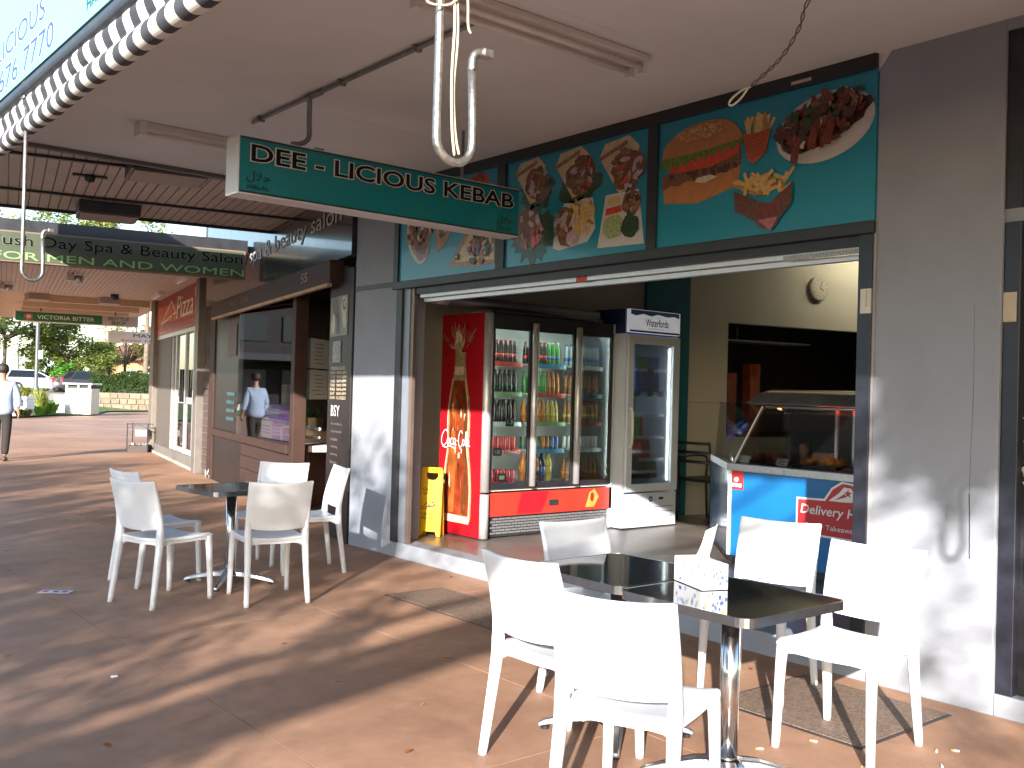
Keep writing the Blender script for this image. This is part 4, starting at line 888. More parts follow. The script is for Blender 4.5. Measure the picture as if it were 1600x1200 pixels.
b.poly([(UC+.06,.34),(UC+.10,.72),(UC+.07,.98),(UC+.08,1.22),(UC+.04,1.5),(UC+.08,1.5),(UC+.13,1.2),(UC+.12,.95),(UC+.16,.6),(UC+.14,.34)], gd)
b.poly([(UC-.19,.25),(UC+.19,.25),(UC+.19,.31),(UC-.19,.32)], pale)
for k in range(34): q = random.Random(k); b.blob(UC+q.uniform(-.13,.13), q.uniform(.4,1.5), q.uniform(.004,.02), q.uniform(.02,.08), q.choice([lq,lq2,gd,pale]), 9, .3, k)
b.line(bez([(UC-.195,.30),(UC-.205,.55),(UC-.185,.76),(UC-.15,.95),(UC-.16,1.12),(UC-.16,1.25),(UC-.135,1.42),(UC-.095,1.58)],4),.012,pale); b.line(bez([(UC+.2,.30),(UC+.205,.55),(UC+.185,.76),(UC+.15,.95),(UC+.16,1.25),(UC+.1,1.58)],4),.014,pale)
b.poly([(UC-.07,1.62),(UC+.07,1.62),(UC+.07,1.70),(UC-.07,1.70)],pale)
for k in range(40):
    q = random.Random(k+200); a = q.uniform(-1.1,1.1); L = q.uniform(.03,.26); x0, z0 = UC+a*.06, 1.84; b.line([(x0+math.sin(a)*L*.7,z0+math.cos(a)*L*.7),(x0+math.sin(a*1.2)*L,z0+math.cos(a)*L+.02)],q.uniform(.004,.018),q.choice([gl_,gl_,pale]))
b.blob(UC-.01,1.93,.07,.10,pale,12,.35,3); b.blob(UC-.0,1.88,.05,.06,gl_,12,.3,4)
b.build('bottle_picture', side)
b = Print(SF,.016); wm = whprint     # script lettering on the bottle
def script(ox, oz, w_, pts, lw): b.line(bez([(ox+a*w_,oz+c*w_) for a,c in pts],5), lw, wm)
o_, z_, w_ = -7.645, .955, .1
script(o_,z_,w_,[(.95,1.25),(.7,1.5),(.3,1.3),(.02,.75),(.05,.2),(.4,.02),(.75,.25)],.009)
script(o_,z_,w_,[(1.25,.65),(1.05,.75),(.9,.45),(1.0,.15),(1.2,.15),(1.32,.45),(1.25,.68)],.009)
script(o_,z_,w_,[(1.8,.68),(1.6,.75),(1.47,.45),(1.55,.15),(1.8,.2)],.009)
script(o_,z_,w_,[(2.25,.65),(2.05,.75),(1.93,.42),(2.05,.14),(2.22,.35),(2.28,.7),(2.27,.3),(2.4,.14)],.009)
script(o_,z_,w_,[(2.5,.55),(2.68,.55)],.009)
script(o_,z_,w_,[(3.35,1.25),(3.1,1.5),(2.85,1.2),(2.75,.6),(2.85,.1),(3.15,.02),(3.4,.3)],.009)
script(o_,z_,w_,[(3.65,.62),(3.5,.7),(3.4,.4),(3.5,.12),(3.68,.3),(3.65,.62)],.009)
script(o_,z_,w_,[(3.8,.2),(3.95,.8),(4.0,1.3),(3.9,1.4),(3.85,.9),(3.9,.2),(4.05,.15)],.009)
script(o_,z_,w_,[(4.35,.6),(4.2,.65),(4.1,.4),(4.2,.12),(4.35,.35),(4.38,.62),(4.38,.2),(4.55,.12)],.009)
script(o_,z_,w_,[(.3,-.05),(.8,-.15),(1.4,.0),(1.9,-.12),(2.2,-.2)],.009); script(o_,z_,w_,[(3.0,-.05),(3.3,-.3),(3.25,-.55)],.01)
b.build('script_lettering', side)
sb = thing('rolled_blind_case', 'dark metal bar lying across the top of the red fridge', 'metal bar', (6.2,7.2,2.19))
MB().tube([(5.12,7.28,2.30),(6.85,7.02,2.25)],.05,14).build('bar', mat('bar_grey',(.12,.11,.12),.5,.3), sb, smooth=True)
MB().tube([(5.05,7.29,2.302),(5.20,7.268,2.298)],.054,14).build('end_cap', alu, sb, smooth=True)
MB().bx(5.50,5.72,7.2,7.3,2.192,2.205).build('packer', wtrim, sb)
MB().tube([(5.6,7.1,2.215),(6.95,7.06,2.215)],.022,8).build('lower_rail', dmetal, sb)
# white fridge
wfz = thing('white_drinks_fridge', 'narrow white fridge with a Waterfords header beside the red fridge', 'fridge', (7.6,7.3,.14))
WX0, WX1, WY = 7.16, 7.95, 6.92
MB().bx(WX0,WX0+.03,WY,7.62,.14,2.10).build('side_panel', fw, wfz); MB().bx(WX1-.03,WX1,WY,7.62,.14,2.10).build('side_panel', fw, wfz); MB().bx(WX0+.03,WX1-.03,7.55,7.62,.14,2.10).build('back_panel', mat('fridge_grey_inner',(.5,.52,.5),.5), wfz)
MB().bx(WX0,WX1,WY+.02,7.62,2.10,2.35).build('header_case', mat('header_blue',(.02,.04,.14),.4), wfz)
MB().bx(WX0+.02,WX1,WY-.02,WY+.02,2.115,2.35).build('header_panel', mat('header_white',(.75,.76,.8),.35,emit=.12), wfz, bevel=.006)
WFr = Fr((0,WY-.021,0),(1,0,0),(0,0,1)); b = Print(WFr,.0005)
b.poly([(7.20,2.345),(7.93,2.345),(7.93,2.29),(7.85,2.31),(7.75,2.295),(7.6,2.315),(7.5,2.29),(7.38,2.31),(7.28,2.285),(7.20,2.30)],mat('wave_blue',(.05,.22,.5),.4,var=.4,scale=8)); b.poly([(7.19,2.12),(7.94,2.12),(7.94,2.14),(7.19,2.14)],mat('wave_navy',(.02,.03,.12),.4)); b.build('header_print', wfz)
text('lettering','Waterfords',WFr,7.42,7.76,2.185,2.265,blkprint,wfz,n=.003,shear=.0,off=.012); text('lettering','the original',WFr,7.50,7.64,2.272,2.286,mat('wave_blue'),wfz,n=.003); text('lettering','Sparkling Mineral Water',WFr,7.46,7.70,2.155,2.172,mat('grey_ink',(.2,.2,.22),.5),wfz,n=.003)
d = MB(); d.bx(WX0+.02,WX0+.10,WY-.03,WY,.50,2.09).bx(WX1-.10,WX1-.0,WY-.03,WY,.50,2.09).bx(WX0+.10,WX1-.10,WY-.03,WY,.50,.58).bx(WX0+.10,WX1-.10,WY-.03,WY,2.0,2.09); do = d.build('door', fw, wfz, bevel=.005)
MB().bx(WX0+.10,WX1-.10,WY-.018,WY-.012,.58,2.0).build('door_pane', fridgeglass, do)
MB().tube(bez([(WX0+.05,WY-.035,.95),(WX0+.05,WY-.07,1.0),(WX0+.05,WY-.07,1.3),(WX0+.05,WY-.035,1.35)],3),.012,8).build('door_handle', wtrim, do, smooth=True)
MB().bx(WX1-.115,WX1-.104,WY+.01,WY+.02,.60,1.98).build('light_strip', mat('white_led',(.95,.98,1),.4,emit=8), wfz); MB().bx(WX0+.06,WX0+.085,WY+.02,WY+.04,.6,1.98).build('light_strip', mat('white_led'), wfz)  # left strip is an added light, hidden by the frame, to brighten the shelves
MB().bx(WX0+.02,WX1-.0,WY-.02,WY+.02,.14,.48).build('base_panel', fw, wfz, bevel=.006)
for i in range(4): MB().bx(WX0+.06,WX1-.05,WY-.026,WY-.0205,.185+i*.05,.192+i*.05).build('base_slot', mat('slot_grey',(.25,.25,.26),.5), wfz)
b = Print(Fr((0,WY-.021,0),(1,0,0),(0,0,1)),.0006); b.blob(7.56,.42,.03,.03,mat('badge_blue',(.04,.08,.35),.4),18,0,1); b.poly([(7.545,.41),(7.575,.41),(7.56,.435)],whprint); b.poly([(7.68,.41),(7.75,.41),(7.75,.435),(7.68,.435)],price); b.build('badge', wfz)
MB().bx(WX0+.03,WX1-.03,WY+.02,7.55,.50,.56).build('cabinet_floor', fw, wfz)
shw = (.62,.83,1.06,1.29,1.52,1.76)
for z in shw[1:]: MB().bx(WX0+.1,WX1-.12,WY+.06,7.54,z-.03,z).build('shelf', fw, wfz)
for i,(x,z) in enumerate(((7.36,1.47),(7.55,1.47),(7.72,1.47),(7.55,1.70),(7.36,.80),(7.55,.62))):
    pc = MB().bx(x,x+.085,WY+.05,WY+.055,z,z+.06).build('price_card', price, wfz)
# drinks
DR = []
def bottle_mesh(kind, liquid, lab_, cap):
    m = MB()
    if kind == 'can':
        m.lathe([(.024,0),(.029,.006),(.031,.02),(.031,.105),(.025,.12),(.024,.122)],n=10,mi=1).lathe([(.001,.1205),(.023,.1205)],n=10,mi=2)
    elif kind == 'big':
        m.lathe([(.03,0),(.043,.012),(.043,.17),(.036,.20),(.016,.245),(.014,.262)],n=10,mi=0).lathe([(.0436,.06),(.0436,.14)],n=10,mi=1).lathe([(.016,.262),(.016,.282)],n=8,mi=2)
    else:
        m.lathe([(.024,0),(.031,.01),(.031,.09),(.027,.11),(.031,.13),(.022,.165),(.012,.19),(.012,.2)],n=10,mi=0).lathe([(.0316,.05),(.0316,.085)],n=10,mi=1).lathe([(.014,.2),(.014,.215)],n=8,mi=2)
    return m, [liquid, lab_, cap]
dm = lambda n,c: mat('drink_'+n,c,.15,var=.1,coat=.3)
cola, orange, green, blue, clearw, red, yellow, purple, brown, white, dgreen = dm('cola',(.02,.008,.006)), dm('orange',(.55,.17,.01)), dm('green',(.05,.3,.05)), dm('blue',(.03,.12,.4)), dm('water',(.35,.42,.45)), dm('red',(.5,.02,.02)), dm('yellow',(.6,.45,.05)), dm('purple',(.06,.03,.25)), dm('brown',(.30,.11,.04)), dm('white',(.65,.65,.62)), dm('dark_green',(.02,.08,.03))
rows = [ # x0,x1,z,kind,colours,where
 (5.58,6.00,shz[4],'bottle',[(cola,red,red)],'black cola bottle with red cap on the top shelf of the red fridge, left door'),
 (5.58,6.00,shz[3],'bottle',[(cola,dgreen,cola)],'dark soft drink bottle on the second shelf of the red fridge, left door'),
 (5.58,6.00,shz[2],'bottle',[(cola,cola,cola)],'plain dark bottle on the third shelf of the red fridge, left door'),
 (5.58,6.00,shz[1],'can',[(red,red,steel)],'bright red can on the fourth shelf of the red fridge, left door'),
 (5.58,6.00,shz[0],'can',[(red,red,steel)],'red can on the lowest shelf of the red fridge, left door'),
 (6.12,6.54,shz[4],'bottle',[(cola,red,red),(green,blue,white)],'soft drink bottle on the top shelf of the red fridge, middle door'),
 (6.12,6.54,shz[3],'bottle',[(green,green,green),(orange,orange,orange)],'green or orange soft drink bottle on the second shelf, middle door'),
 (6.12,6.54,shz[2],'bottle',[(orange,orange,orange),(yellow,yellow,white)],'orange or yellow juice bottle on the third shelf, middle door'),
 (6.12,6.54,shz[1],'can',[(dgreen,dgreen,steel),(orange,orange,steel),(blue,blue,steel)],'coloured can on the fourth shelf of the red fridge, middle door'),
 (6.12,6.54,shz[0],'big',[(orange,orange,orange),(cola,blue,cola),(yellow,yellow,green)],'large soft drink bottle on the lowest shelf, middle door'),
 (6.66,7.06,shz[4],'bottle',[(clearw,blue,blue)],'water bottle on the top shelf of the red fridge, right door'),
 (6.66,7.06,shz[3],'bottle',[(brown,brown,purple)],'brown drink bottle on the second shelf of the red fridge, right door'),
 (6.66,7.06,shz[2],'bottle',[(brown,yellow,brown)],'brown and yellow bottle on the third shelf of the red fridge, right door'),
 (6.66,7.06,shz[1],'can',[(steel,white,steel)],'silver can on the fourth shelf of the red fridge, right door'),
 (6.66,7.06,shz[0],'bottle',[(brown,orange,brown)],'iced tea bottle on the lowest shelf of the red fridge, right door'),
 (7.28,7.82,shw[5],'can',[(blue,blue,steel),(green,green,steel),(white,blue,steel)],'slim can on the top shelf of the white fridge'),
 (7.28,7.82,shw[4],'bottle',[(blue,blue,blue),(purple,purple,blue)],'blue sports drink bottle on the second shelf of the white fridge'),
 (7.28,7.62,shw[2],'bottle',[(green,green,green),(green,green,green),(red,red,red)],'green soft drink bottle on the fourth shelf of the white fridge'),
 (7.28,7.70,shw[1],'bottle',[(red,white,red)],'pinkish red bottle on the fifth shelf of the white fridge'),
 (7.28,7.80,shw[0],'bottle',[(cola,white,cola)],'dark bottle with pale label on the lowest shelf of the white fridge')]
cache = {}
for (x0,x1,z,kind,cols,lab) in rows:
    st_ = .085 if kind=='big' else .057; n = int((x1-x0)/st_)
    for i in range(n):
        c = cols[(i*len(cols))//n]; key = (kind,)+tuple(m_.name for m_ in c)
        for dep in (0,1):
            y = (FY+.15 if x0 < 7.1 else WY+.12)+dep*.085; x = x0+.03+i*st_
            if key not in cache:
                m, ms = bottle_mesh(kind,*c); m.v = [Vector((v.x*.88,v.y*.88,v.z)) for v in m.v] if kind != 'big' else m.v; o = m.build('drink_'+('can' if kind=='can' else 'bottle'), ms, None, smooth=True, fix=False); cache[key] = o.data
            else: o = bpy.data.objects.new('drink_'+('can' if kind=='can' else 'bottle'), cache[key]); C.objects.link(o)
            o.location = (x+rnd.uniform(-.003,.003),y+rnd.uniform(-.006,.006),z+.001)
            tag(o, lab, 'can' if kind=='can' else 'bottle', 'drinks standing in the fridges')
# ------------------------------------------------------------------ hot food counter
ct = thing('food_counter', 'blue fronted hot food counter with glass display behind the doorway', 'counter', (6.8,4.6,.13))
A, B, D, E_ = Vector((6.50,5.08,0)), Vector((6.36,3.05,0)), Vector((7.35,5.95,0)), Vector((7.6,3.05,0))
def quadprism(P, z0, z1): 
    k = len(P); return MB().add([Vector((p.x,p.y,z0)) for p in P]+[Vector((p.x,p.y,z1)) for p in P],[list(range(k))[::-1],list(range(k,2*k))]+[[i,(i+1)%k,(i+1)%k+k,i+k] for i in range(k)])
cen = (A+B+D+E_)/4
def off(P, d): return [p+(p-cen).normalized()*d for p in P]
Q = [A,B,E_,D]
quadprism(Q,.20,.885).build('cabinet', mat('counter_blue',(.008,.15,.42),.3,var=.10,scale=1.2,coat=.3), ct)
quadprism(off(Q,-.04),.13,.20).build('plinth', black, ct)
quadprism(off(Q,.02),.885,.945).build('ledge', steel, ct, bevel=.004)
CF = Fr(A, (B-A), (0,0,1)); LB = (B-A).length
CS = Fr(D, (A-D), (0,0,1)); LS = (A-D).length
MB().fbx(CS,.05,LS-.03,.22,.88,.001,.004).build('side_panel', mat('counter_side',(.12,.2,.34),.12,var=.1,coat=.5), ct)
MB().fbx(CF,-.004,.03,.20,.885,.0,.006).build('corner_trim', mat('corner_white',(.7,.72,.75),.4), ct)
b = Print(CF,.002); dr_ = mat('hero_red',(.52,.03,.035),.45,var=.06); wh_ = whprint
b.poly([(.005,.735),(.155,.735),(.155,.885),(.005,.885)],dr_); b.blob(.08,.815,.025,.02,wh_,10,.1,1); b.poly([(.03,.755),(.06,.755),(.06,.785),(.03,.785)],wh_); b.poly([(.07,.755),(.095,.755),(.095,.785),(.07,.785)],wh_); b.poly([(.105,.755),(.135,.755),(.135,.785),(.105,.785)],wh_)
b.poly([(.68,.46),(1.60,.46),(1.60,.735),(1.24,.735),(1.25,.80),(1.18,.875),(1.08,.885),(.99,.83),(.93,.745),(.68,.735)],wh_)
b.poly([(.695,.475),(1.59,.475),(1.59,.725),(1.225,.725),(1.235,.79),(1.17,.862),(1.09,.87),(1.005,.82),(.94,.73),(.695,.722)],dr_)
b.poly([(.97,.735),(1.06,.80),(1.10,.845),(1.16,.84),(1.195,.80),(1.20,.77),(1.17,.74),(1.08,.735)],wh_)
st5 = [(1.135+.035*(1 if i%2==0 else .42)*math.sin(math.pi*i/5), .80+.035*(1 if i%2==0 else .42)*math.cos(math.pi*i/5)) for i in range(10)]; b.poly(st5,dr_); b.poly([(1.02,.742),(1.12,.775),(1.11,.80)],dr_)
b.build('delivery_sign', ct)
text('lettering','Delivery Hero',CF,.72,1.36,.60,.69,wh_,ct,n=.008,shear=.18,off=.012); text('lettering','Order Takeaway Online',CF,.76,1.42,.505,.555,wh_,ct,n=.008)
# glass display
top = 1.50; back = .62
def cp(u, n, z): return CF(u, z, -n)
MB().add([cp(.03,.03,.946),cp(LB,.03,.946),cp(LB,.27,1.40),cp(.10,.27,1.40),cp(.03,.036,.946),cp(LB,.036,.946),cp(LB,.276,1.40),cp(.10,.276,1.40)],BOXF).build('front_glass', clear, ct)
MB().add([cp(.02,.03,.946),Vector((D.x-.05,D.y-.08,.946)),Vector((D.x-.05,D.y-.12,1.44)),cp(.10,.27,1.42)],[[0,1,2,3]]).build('side_glass', glass('dim_side_glass',(.6,.63,.63),1.45,.1), ct)
MB().tube([cp(.02,.03,.946),cp(.10,.27,1.41)],.008,6).build('glass_edge', wtrim, ct)
hd = MB().add([cp(-.02,.20,1.43),cp(LB,.22,1.42),cp(LB,.85,1.42),cp(-.35,.85,1.42),cp(.05,.28,1.52),cp(LB,.28,1.52),cp(LB,.85,1.56),cp(-.3,.85,1.56)],BOXF).build('hood', mat('dark_hood',(.15,.14,.14),.35,.5,var=.2), ct, bevel=.01)
MB().tube([cp(.17,.235,1.415),cp(LB,.235,1.405)],.014,8).build('chrome_rail', mat('blue_chrome',(.55,.6,.68),.2,1), ct, smooth=True)
MB().tube([cp(.15,.27,1.535),cp(LB,.27,1.535)],.006,6).build('brass_line', mat('brass',(.5,.38,.16),.4,.6), ct)
hl = MB()
for i in range(22): hl.box(cp(.55+i*.02,.40,1.405),(.008,.05,.01))
hl.build('heat_element', mat('glowing_element',(1,.16,.03),.5,emit=6), ct)['kind'] = 'stuff'
MB().tube([cp(.08,.5,1.40),cp(.16,.42,1.40)],.012,6).build('heat_lamp', mat('glowing_lamp',(1,.4,.12),.5,emit=5), ct)
for u in (.72,.88): MB().tube([cp(u,.42,.95),cp(u,.42,1.42)],.016,8,sq=.5).build('post', alu, ct)
MB().fbx(CF,.2,.62,.97,1.36,-.46,-.455).build('sneeze_panel', clear, ct)
MB().fbx(CF,.03,LB,.9455,.952,-.66,-.05).build('well', dmetal, ct)
MB().fbx(CF,-.1,LB,.946,1.43,-.93,-.88).build('rear_panel', mat('dark_rear',(.02,.018,.018),.4), ct)
def tray(u0,u1,lab,kind,cols,seed):
    t = thing('food_tray', lab, 'food tray', tuple(cp((u0+u1)/2,.2,.953)))
    MB().fbx(CF,u0,u1,.953,.975,-.32,-.10).build('tray', black if kind=='dark' else steel, t, bevel=.004); q = random.Random(seed)
    for i in range(16):
        m = MB(); c = Vector(cp(q.uniform(u0+.03,u1-.03),q.uniform(.13,.29),.985+q.uniform(0,.03))); r = q.uniform(.022,.036)
        P = []; 
        for a in range(6):
            for e in range(8): 
                th, ph = math.pi*(a+.5)/6, 2*math.pi*e/8; n_ = 1+q.uniform(-.15,.15); P.append(c+Vector((r*1.4*n_*math.sin(th)*math.cos(ph),r*n_*math.sin(th)*math.sin(ph),r*.8*n_*math.cos(th))))
        m.add(P,[[a*8+e,a*8+(e+1)%8,a*8+8+(e+1)%8,a*8+8+e] for a in range(5) for e in range(8)]+[list(range(8)),list(range(40,48))]); m.build('food_piece', cols[i%len(cols)], t, smooth=True)
redf, brf = [mat('food_'+n,c,.4,var=.5,scale=50,coat=.3) for n,c in (('red_glaze',(.22,.03,.012)),('orange_glaze',(.42,.13,.02)))]
tray(.06,.38,'tray of dark red glazed meat at the left of the food display','dark',[redf],1); tray(.20,.40,'tray of orange glazed pieces behind the white price card','dark',[brf,redf],2); tray(.55,.95,'tray of golden fried pieces in the food display','dark',[mat('food_golden',(.45,.20,.04),.5,var=.4,scale=40)],3); tray(1.0,1.4,'tray of brown pieces at the right of the food display','dark',[mat('food_brown',(.14,.06,.02),.5,var=.4,scale=40)],4)
for u,lab,m_ in ((.04,'blank white price card in the food display',whprint),(.42,'scribbled price card in the middle of the food display',whprint)):
    o = MB().fbx(Fr(cp(u,.06,.953),CF.u,(Vector((0,0,1))-CF.n*.4)),0,.11,0,.06,0,.003); oo = o.build('price_card', m_, None, center=True); tag(oo,lab,'price card')
    if u>.1:
        b = Print(Fr(cp(u,.06,.953),CF.u,(Vector((0,0,1))-CF.n*.4)),.004)
        for i in range(4): b.line([(.01+rnd.random()*.02,.012+i*.012),(.07+rnd.random()*.03,.012+i*.012)],.006,blkprint)
        b.build('scribble', oo)
cup = mat('pink_cup',(.5,.28,.22),.6)
for i,(u,n_,r,lab) in enumerate(((.36,.5,.05,'stack of pinkish paper cups behind the glass display'),(.92,.52,.03,'red topped sauce bottle behind the glass display'))):
    z = cp(u,n_,.953); tag(MB().lathe([(r*.8,0),(r,.12),(r,.13),(r*.9,.2 if i else .16),(r*.5,.22 if i else .165)],z,12).build('cup_stack' if not i else 'sauce_bottle', cup if not i else mat('sauce_red_plastic',(.45,.06,.03),.4), None, smooth=True, center=True), lab, 'cups' if not i else 'bottle')
tag(MB().fbx(CF,.42,.62,.953,1.05,-.62,-.50).build('carton', mat('beige_carton',(.5,.33,.22),.7,var=.15), None, center=True, bevel=.004),'beige carton behind the paper cups in the food display','carton')
# things in the kitchen opening and on the wall
for i,(u,w_,z,h_,lab,c) in enumerate(((4.70,.12,1.05,.72,'orange carton stack at the left of the dark kitchen opening',(.16,.03,.012)),(4.93,.14,1.05,.80,'middle orange carton stack in the dark kitchen opening',(.18,.035,.012)),(5.28,.16,1.05,.92,'tallest orange carton stack in the dark kitchen opening',(.2,.04,.012)))):
    m = MB()
    t = thing('carton_stack', lab, 'cartons', tuple(wf(u,z-.05,-.4)))
    for j in range(4): MB().fbx(wf,u+rnd.uniform(-.008,.008),u+w_,z-.05+j*h_/4,z-.05+(j+1)*h_/4-.006,-.5,-.36).build('carton', mat('dim_orange_%d'%i,c,.6,var=.2), t, bevel=.004)
for i,u in enumerate((6.0,6.25,6.5,6.75)):
    tag(MB().lathe([(.04,1.0),(.045,1.1),(.045,1.28),(.02,1.34),(.02,1.38)],wf(u,0,-.5),10).build('kitchen_jar', mat('jar_dim_%d'%(i%2),((.08,.07,.07),(.15,.1,.09))[i%2],.3), None, smooth=True, center=True), ['silver','brown','pale','last'][i]+' jar in the row at the right of the kitchen opening', 'jar')
ck = thing('wall_clock', 'round pale wall clock above the kitchen opening', 'clock', tuple(wf(6.0,2.73,0)))
def disc(fr, u, v, r, n0, n1, k=28): return MB().prism(fr,[(u+r*math.cos(2*math.pi*i/k),v+r*math.sin(2*math.pi*i/k)) for i in range(k)],n0,n1)
disc(wf,6.0,2.87,.15,.002,.05).build('rim', mat('clock_rim',(.5,.46,.4),.4), ck, bevel=.01); disc(wf,6.0,2.87,.12,.051,.053).build('face', mat('clock_face',(.6,.56,.48),.5), ck)
b = Print(wf,.054); b.line([(6.0,2.87),(6.055,2.845)],.010,blkprint); b.line([(6.0,2.87),(6.03,2.96)],.007,blkprint)
for i in range(12): a = math.pi*i/6; b.line([(6.0+.1*math.sin(a),2.87+.1*math.cos(a)),(6.0+.112*math.sin(a),2.87+.112*math.cos(a))],.008,blkprint)
b.build('hands', ck)
il = thing('shop_ceiling_light', 'lit tube light inside the shop above the clock', 'light fitting', tuple(wf(6.8,3.5,.7)))
MB().fbx(wf,6.1,7.6,3.56,3.618,.62,.78).build('base', wtrim, il); MB().tube([wf(6.15,3.54,.7),wf(7.55,3.54,.7)],.016,8).build('tube', mat('lit_tube',(1,.91,.66),.4,emit=38), il)
# dark chair between fridge and counter
dc = thing('black_chair', 'black metal armchair between the white fridge and the counter', 'chair', (8.5,7.0,.13))
bl_ = mat('black_chair_metal',(.02,.02,.022),.45)
X0, Y0 = 8.35, 6.75
for a,c in ((0,0),(.45,0),(0,.45),(.45,.45)): MB().tube([(X0+a+(.03 if a else -.03),Y0+c,.128),(X0+a,Y0+c,.56)],.014,8).build('leg', bl_, dc, smooth=True)
MB().bx(X0-.01,X0+.47,Y0-.01,Y0+.47,.56,.595).build('seat', bl_, dc, bevel=.01); MB().tube([(X0,Y0,.56),(X0-.06,Y0,1.0)],.014,8).build('back_post', bl_, dc, smooth=True); MB().tube([(X0,Y0+.45,.56),(X0-.06,Y0+.45,1.0)],.014,8).build('back_post', bl_, dc, smooth=True)
for z in (.78,.88,.98): MB().tube([(X0-.05,Y0,z),(X0-.05,Y0+.45,z)],.016,8).build('back_slat', bl_, dc, smooth=True)
for y in (Y0,Y0+.45): MB().tube(bez([(X0-.05,y,.82),(X0+.2,y,.83),(X0+.42,y,.82),(X0+.46,y,.76),(X0+.45,y,.58)],4),.014,8).build('armrest', bl_, dc, smooth=True)
MB().tube([(X0,Y0,.56),(X0+.45,Y0,.2)],.01,6).build('brace', bl_, dc)
# ------------------------------------------------------------------ spa window display
pur, lil = mat('purple_carton',(.42,.16,.64),.5,var=.1), mat('white_purple_carton',(.62,.6,.68),.5,var=.05)
def sbox(s0,s1,o0,o1,z0,z1,m_,lab):
    t = thing('product_box', lab, 'box', tuple(SP((s0+s1)/2,(o0+o1)/2,z0))); spbox(MB(),s0,s1,o0,o1,z0,z1).build('carton', m_, t, bevel=.003)
    f_ = spframe(o0-.001); b = Print(f_,.0005)
    for i in range(3): b.line([(-s1+.05,z0+(z1-z0)*(.3+.2*i)),(-s0-.06,z0+(z1-z0)*(.3+.2*i))],.02,lil if m_ is pur else pur)
    b.build('box_print', t)
sbox(3.42,3.95,.16,.36,1.03,1.24,pur,'upper purple product box in the day spa window'); sbox(3.15,3.75,.15,.36,.80,1.02,pur,'lower right purple product box in the day spa window'); sbox(3.80,4.35,.15,.36,.80,1.02,lil,'white and purple product box left of the purple ones'); sbox(4.0,4.4,.2,.36,1.03,1.22,lil,'white product box on top, beside the upper purple box')
tag(spbox(MB(),3.35,3.6,.22,.28,1.245,1.5).build('display_card', mat('tan_card',(.42,.28,.17),.7), None, center=True),'tan display card standing on the purple boxes','card')
rl = thing('white_rail_stand', 'small white tubular stand in the corner of the day spa window', 'stand', tuple(SP(2.7,.3,.8)))
for o0 in (.16,.4): MB().tube(bez([SP(3.25,o0,.80),SP(3.25,o0,.93),SP(3.2,o0,.97),SP(2.9,o0,.98),SP(2.45,o0,.98)],4),.02,8).build('rail', wtrim, rl, smooth=True); MB().tube([SP(3.2,o0,.88),SP(2.45,o0,.88)],.014,8).build('lower_rail', wtrim, rl, smooth=True)
pt = thing('potted_plant', 'glossy green leafy plant in a wicker basket in the spa side window', 'plant', tuple(RF(.95,.79,-.25)))
MB().lathe([(.12,.80),(.14,.85),(.16,1.05),(.165,1.10)],RF(.95,0,-.27),16).build('basket', mat('wicker',(.50,.33,.16),.8,var=.35,scale=45,bump=.6,bscale=90), pt, smooth=True)
q = random.Random(11); lf = leafmat('glossy_leaf',(.03,.16,.02),(.12,.42,.05))
for i in range(17):
    a = q.uniform(0,6.28); r = q.uniform(.05,.34); base = RF(.95,1.1,-.27); dd = q.uniform(-1,1); tip = base+RF.u*dd*.36-RF.n*q.uniform(-.08,.2)+Vector((0,0,q.uniform(-.1,.3)))
    mid = (base+tip)/2+Vector((0,0,.06)); L_ = (tip-mid).normalized(); s_ = L_.cross(Vector((q.uniform(-1,1),q.uniform(-1,1),1))).normalized(); w_ = q.uniform(.05,.09); m = MB()
    ln = .24; P = []
    for k_ in range(7):
        t_ = k_/6; c = mid+L_*ln*t_-Vector((0,0,.06*t_*t_)); ww = w_*math.sin(math.pi*min(1,t_*.92+.06)); P += [c-s_*ww+Vector((0,0,.02)),c,c+s_*ww+Vector((0,0,.02))]
    m.add(P,[[k_*3+j,k_*3+j+1,k_*3+j+4,k_*3+j+3] for k_ in range(6) for j in range(2)]); m.build('leaf', lf, pt, smooth=True, fix=False)
    MB().tube([base,mid],.005,5).build('stem', lf, pt)
# ------------------------------------------------------------------ small things on the paving
cov = mat('cast_cover',(.20,.14,.105),.6,.1,var=.35,scale=60,bump=.9,bscale=110)
def cover(P, lab):
    o = thing('access_cover', lab, 'access cover', (sum(p[0] for p in P)/4,sum(p[1] for p in P)/4,0)); Zf = Fr((0,0,0),(1,0,0),(0,1,0))
    MB().prism(Zf,P,-.01,.004).build('frame', dmetal, o); c = (sum(p[0] for p in P)/4,sum(p[1] for p in P)/4)
    MB().prism(Zf,[(c[0]+(p[0]-c[0])*.955,c[1]+(p[1]-c[1])*.955) for p in P],-.01,.008).build('plate', cov, o)
cover([(3.80,4.65),(4.30,4.65),(4.30,5.98),(3.80,5.98)],'flat textured metal cover in the paving near the shop step'); cover([(3.80,2.25),(4.58,2.25),(4.58,3.05),(3.80,3.05)],'dark textured metal cover under the rightmost white chair')
fy = thing('flyer', 'small printed flyer lying on the paving at the far left', 'flyer', (1.93,7.23,0)); m = MB(); m.box((1.93,7.23,.006),(.21,.10,.002),Matrix.Rotation(R(-38),3,'Z')); m.build('sheet', mat('flyer_white',(.6,.6,.66),.6), fy)
for j,(dx_,c) in enumerate(((-.07,(.4,.05,.08)),(.0,(.1,.1,.2)),(.06,(.15,.12,.25)))): MB().box(Vector((1.93,7.23,.0078))+Matrix.Rotation(R(-38),3,'Z')@Vector((dx_,.0,0)),(.035,.05,.0008),Matrix.Rotation(R(-38),3,'Z')).build('print_block', mat('flyer_ink_%d'%j,c,.6), fy)
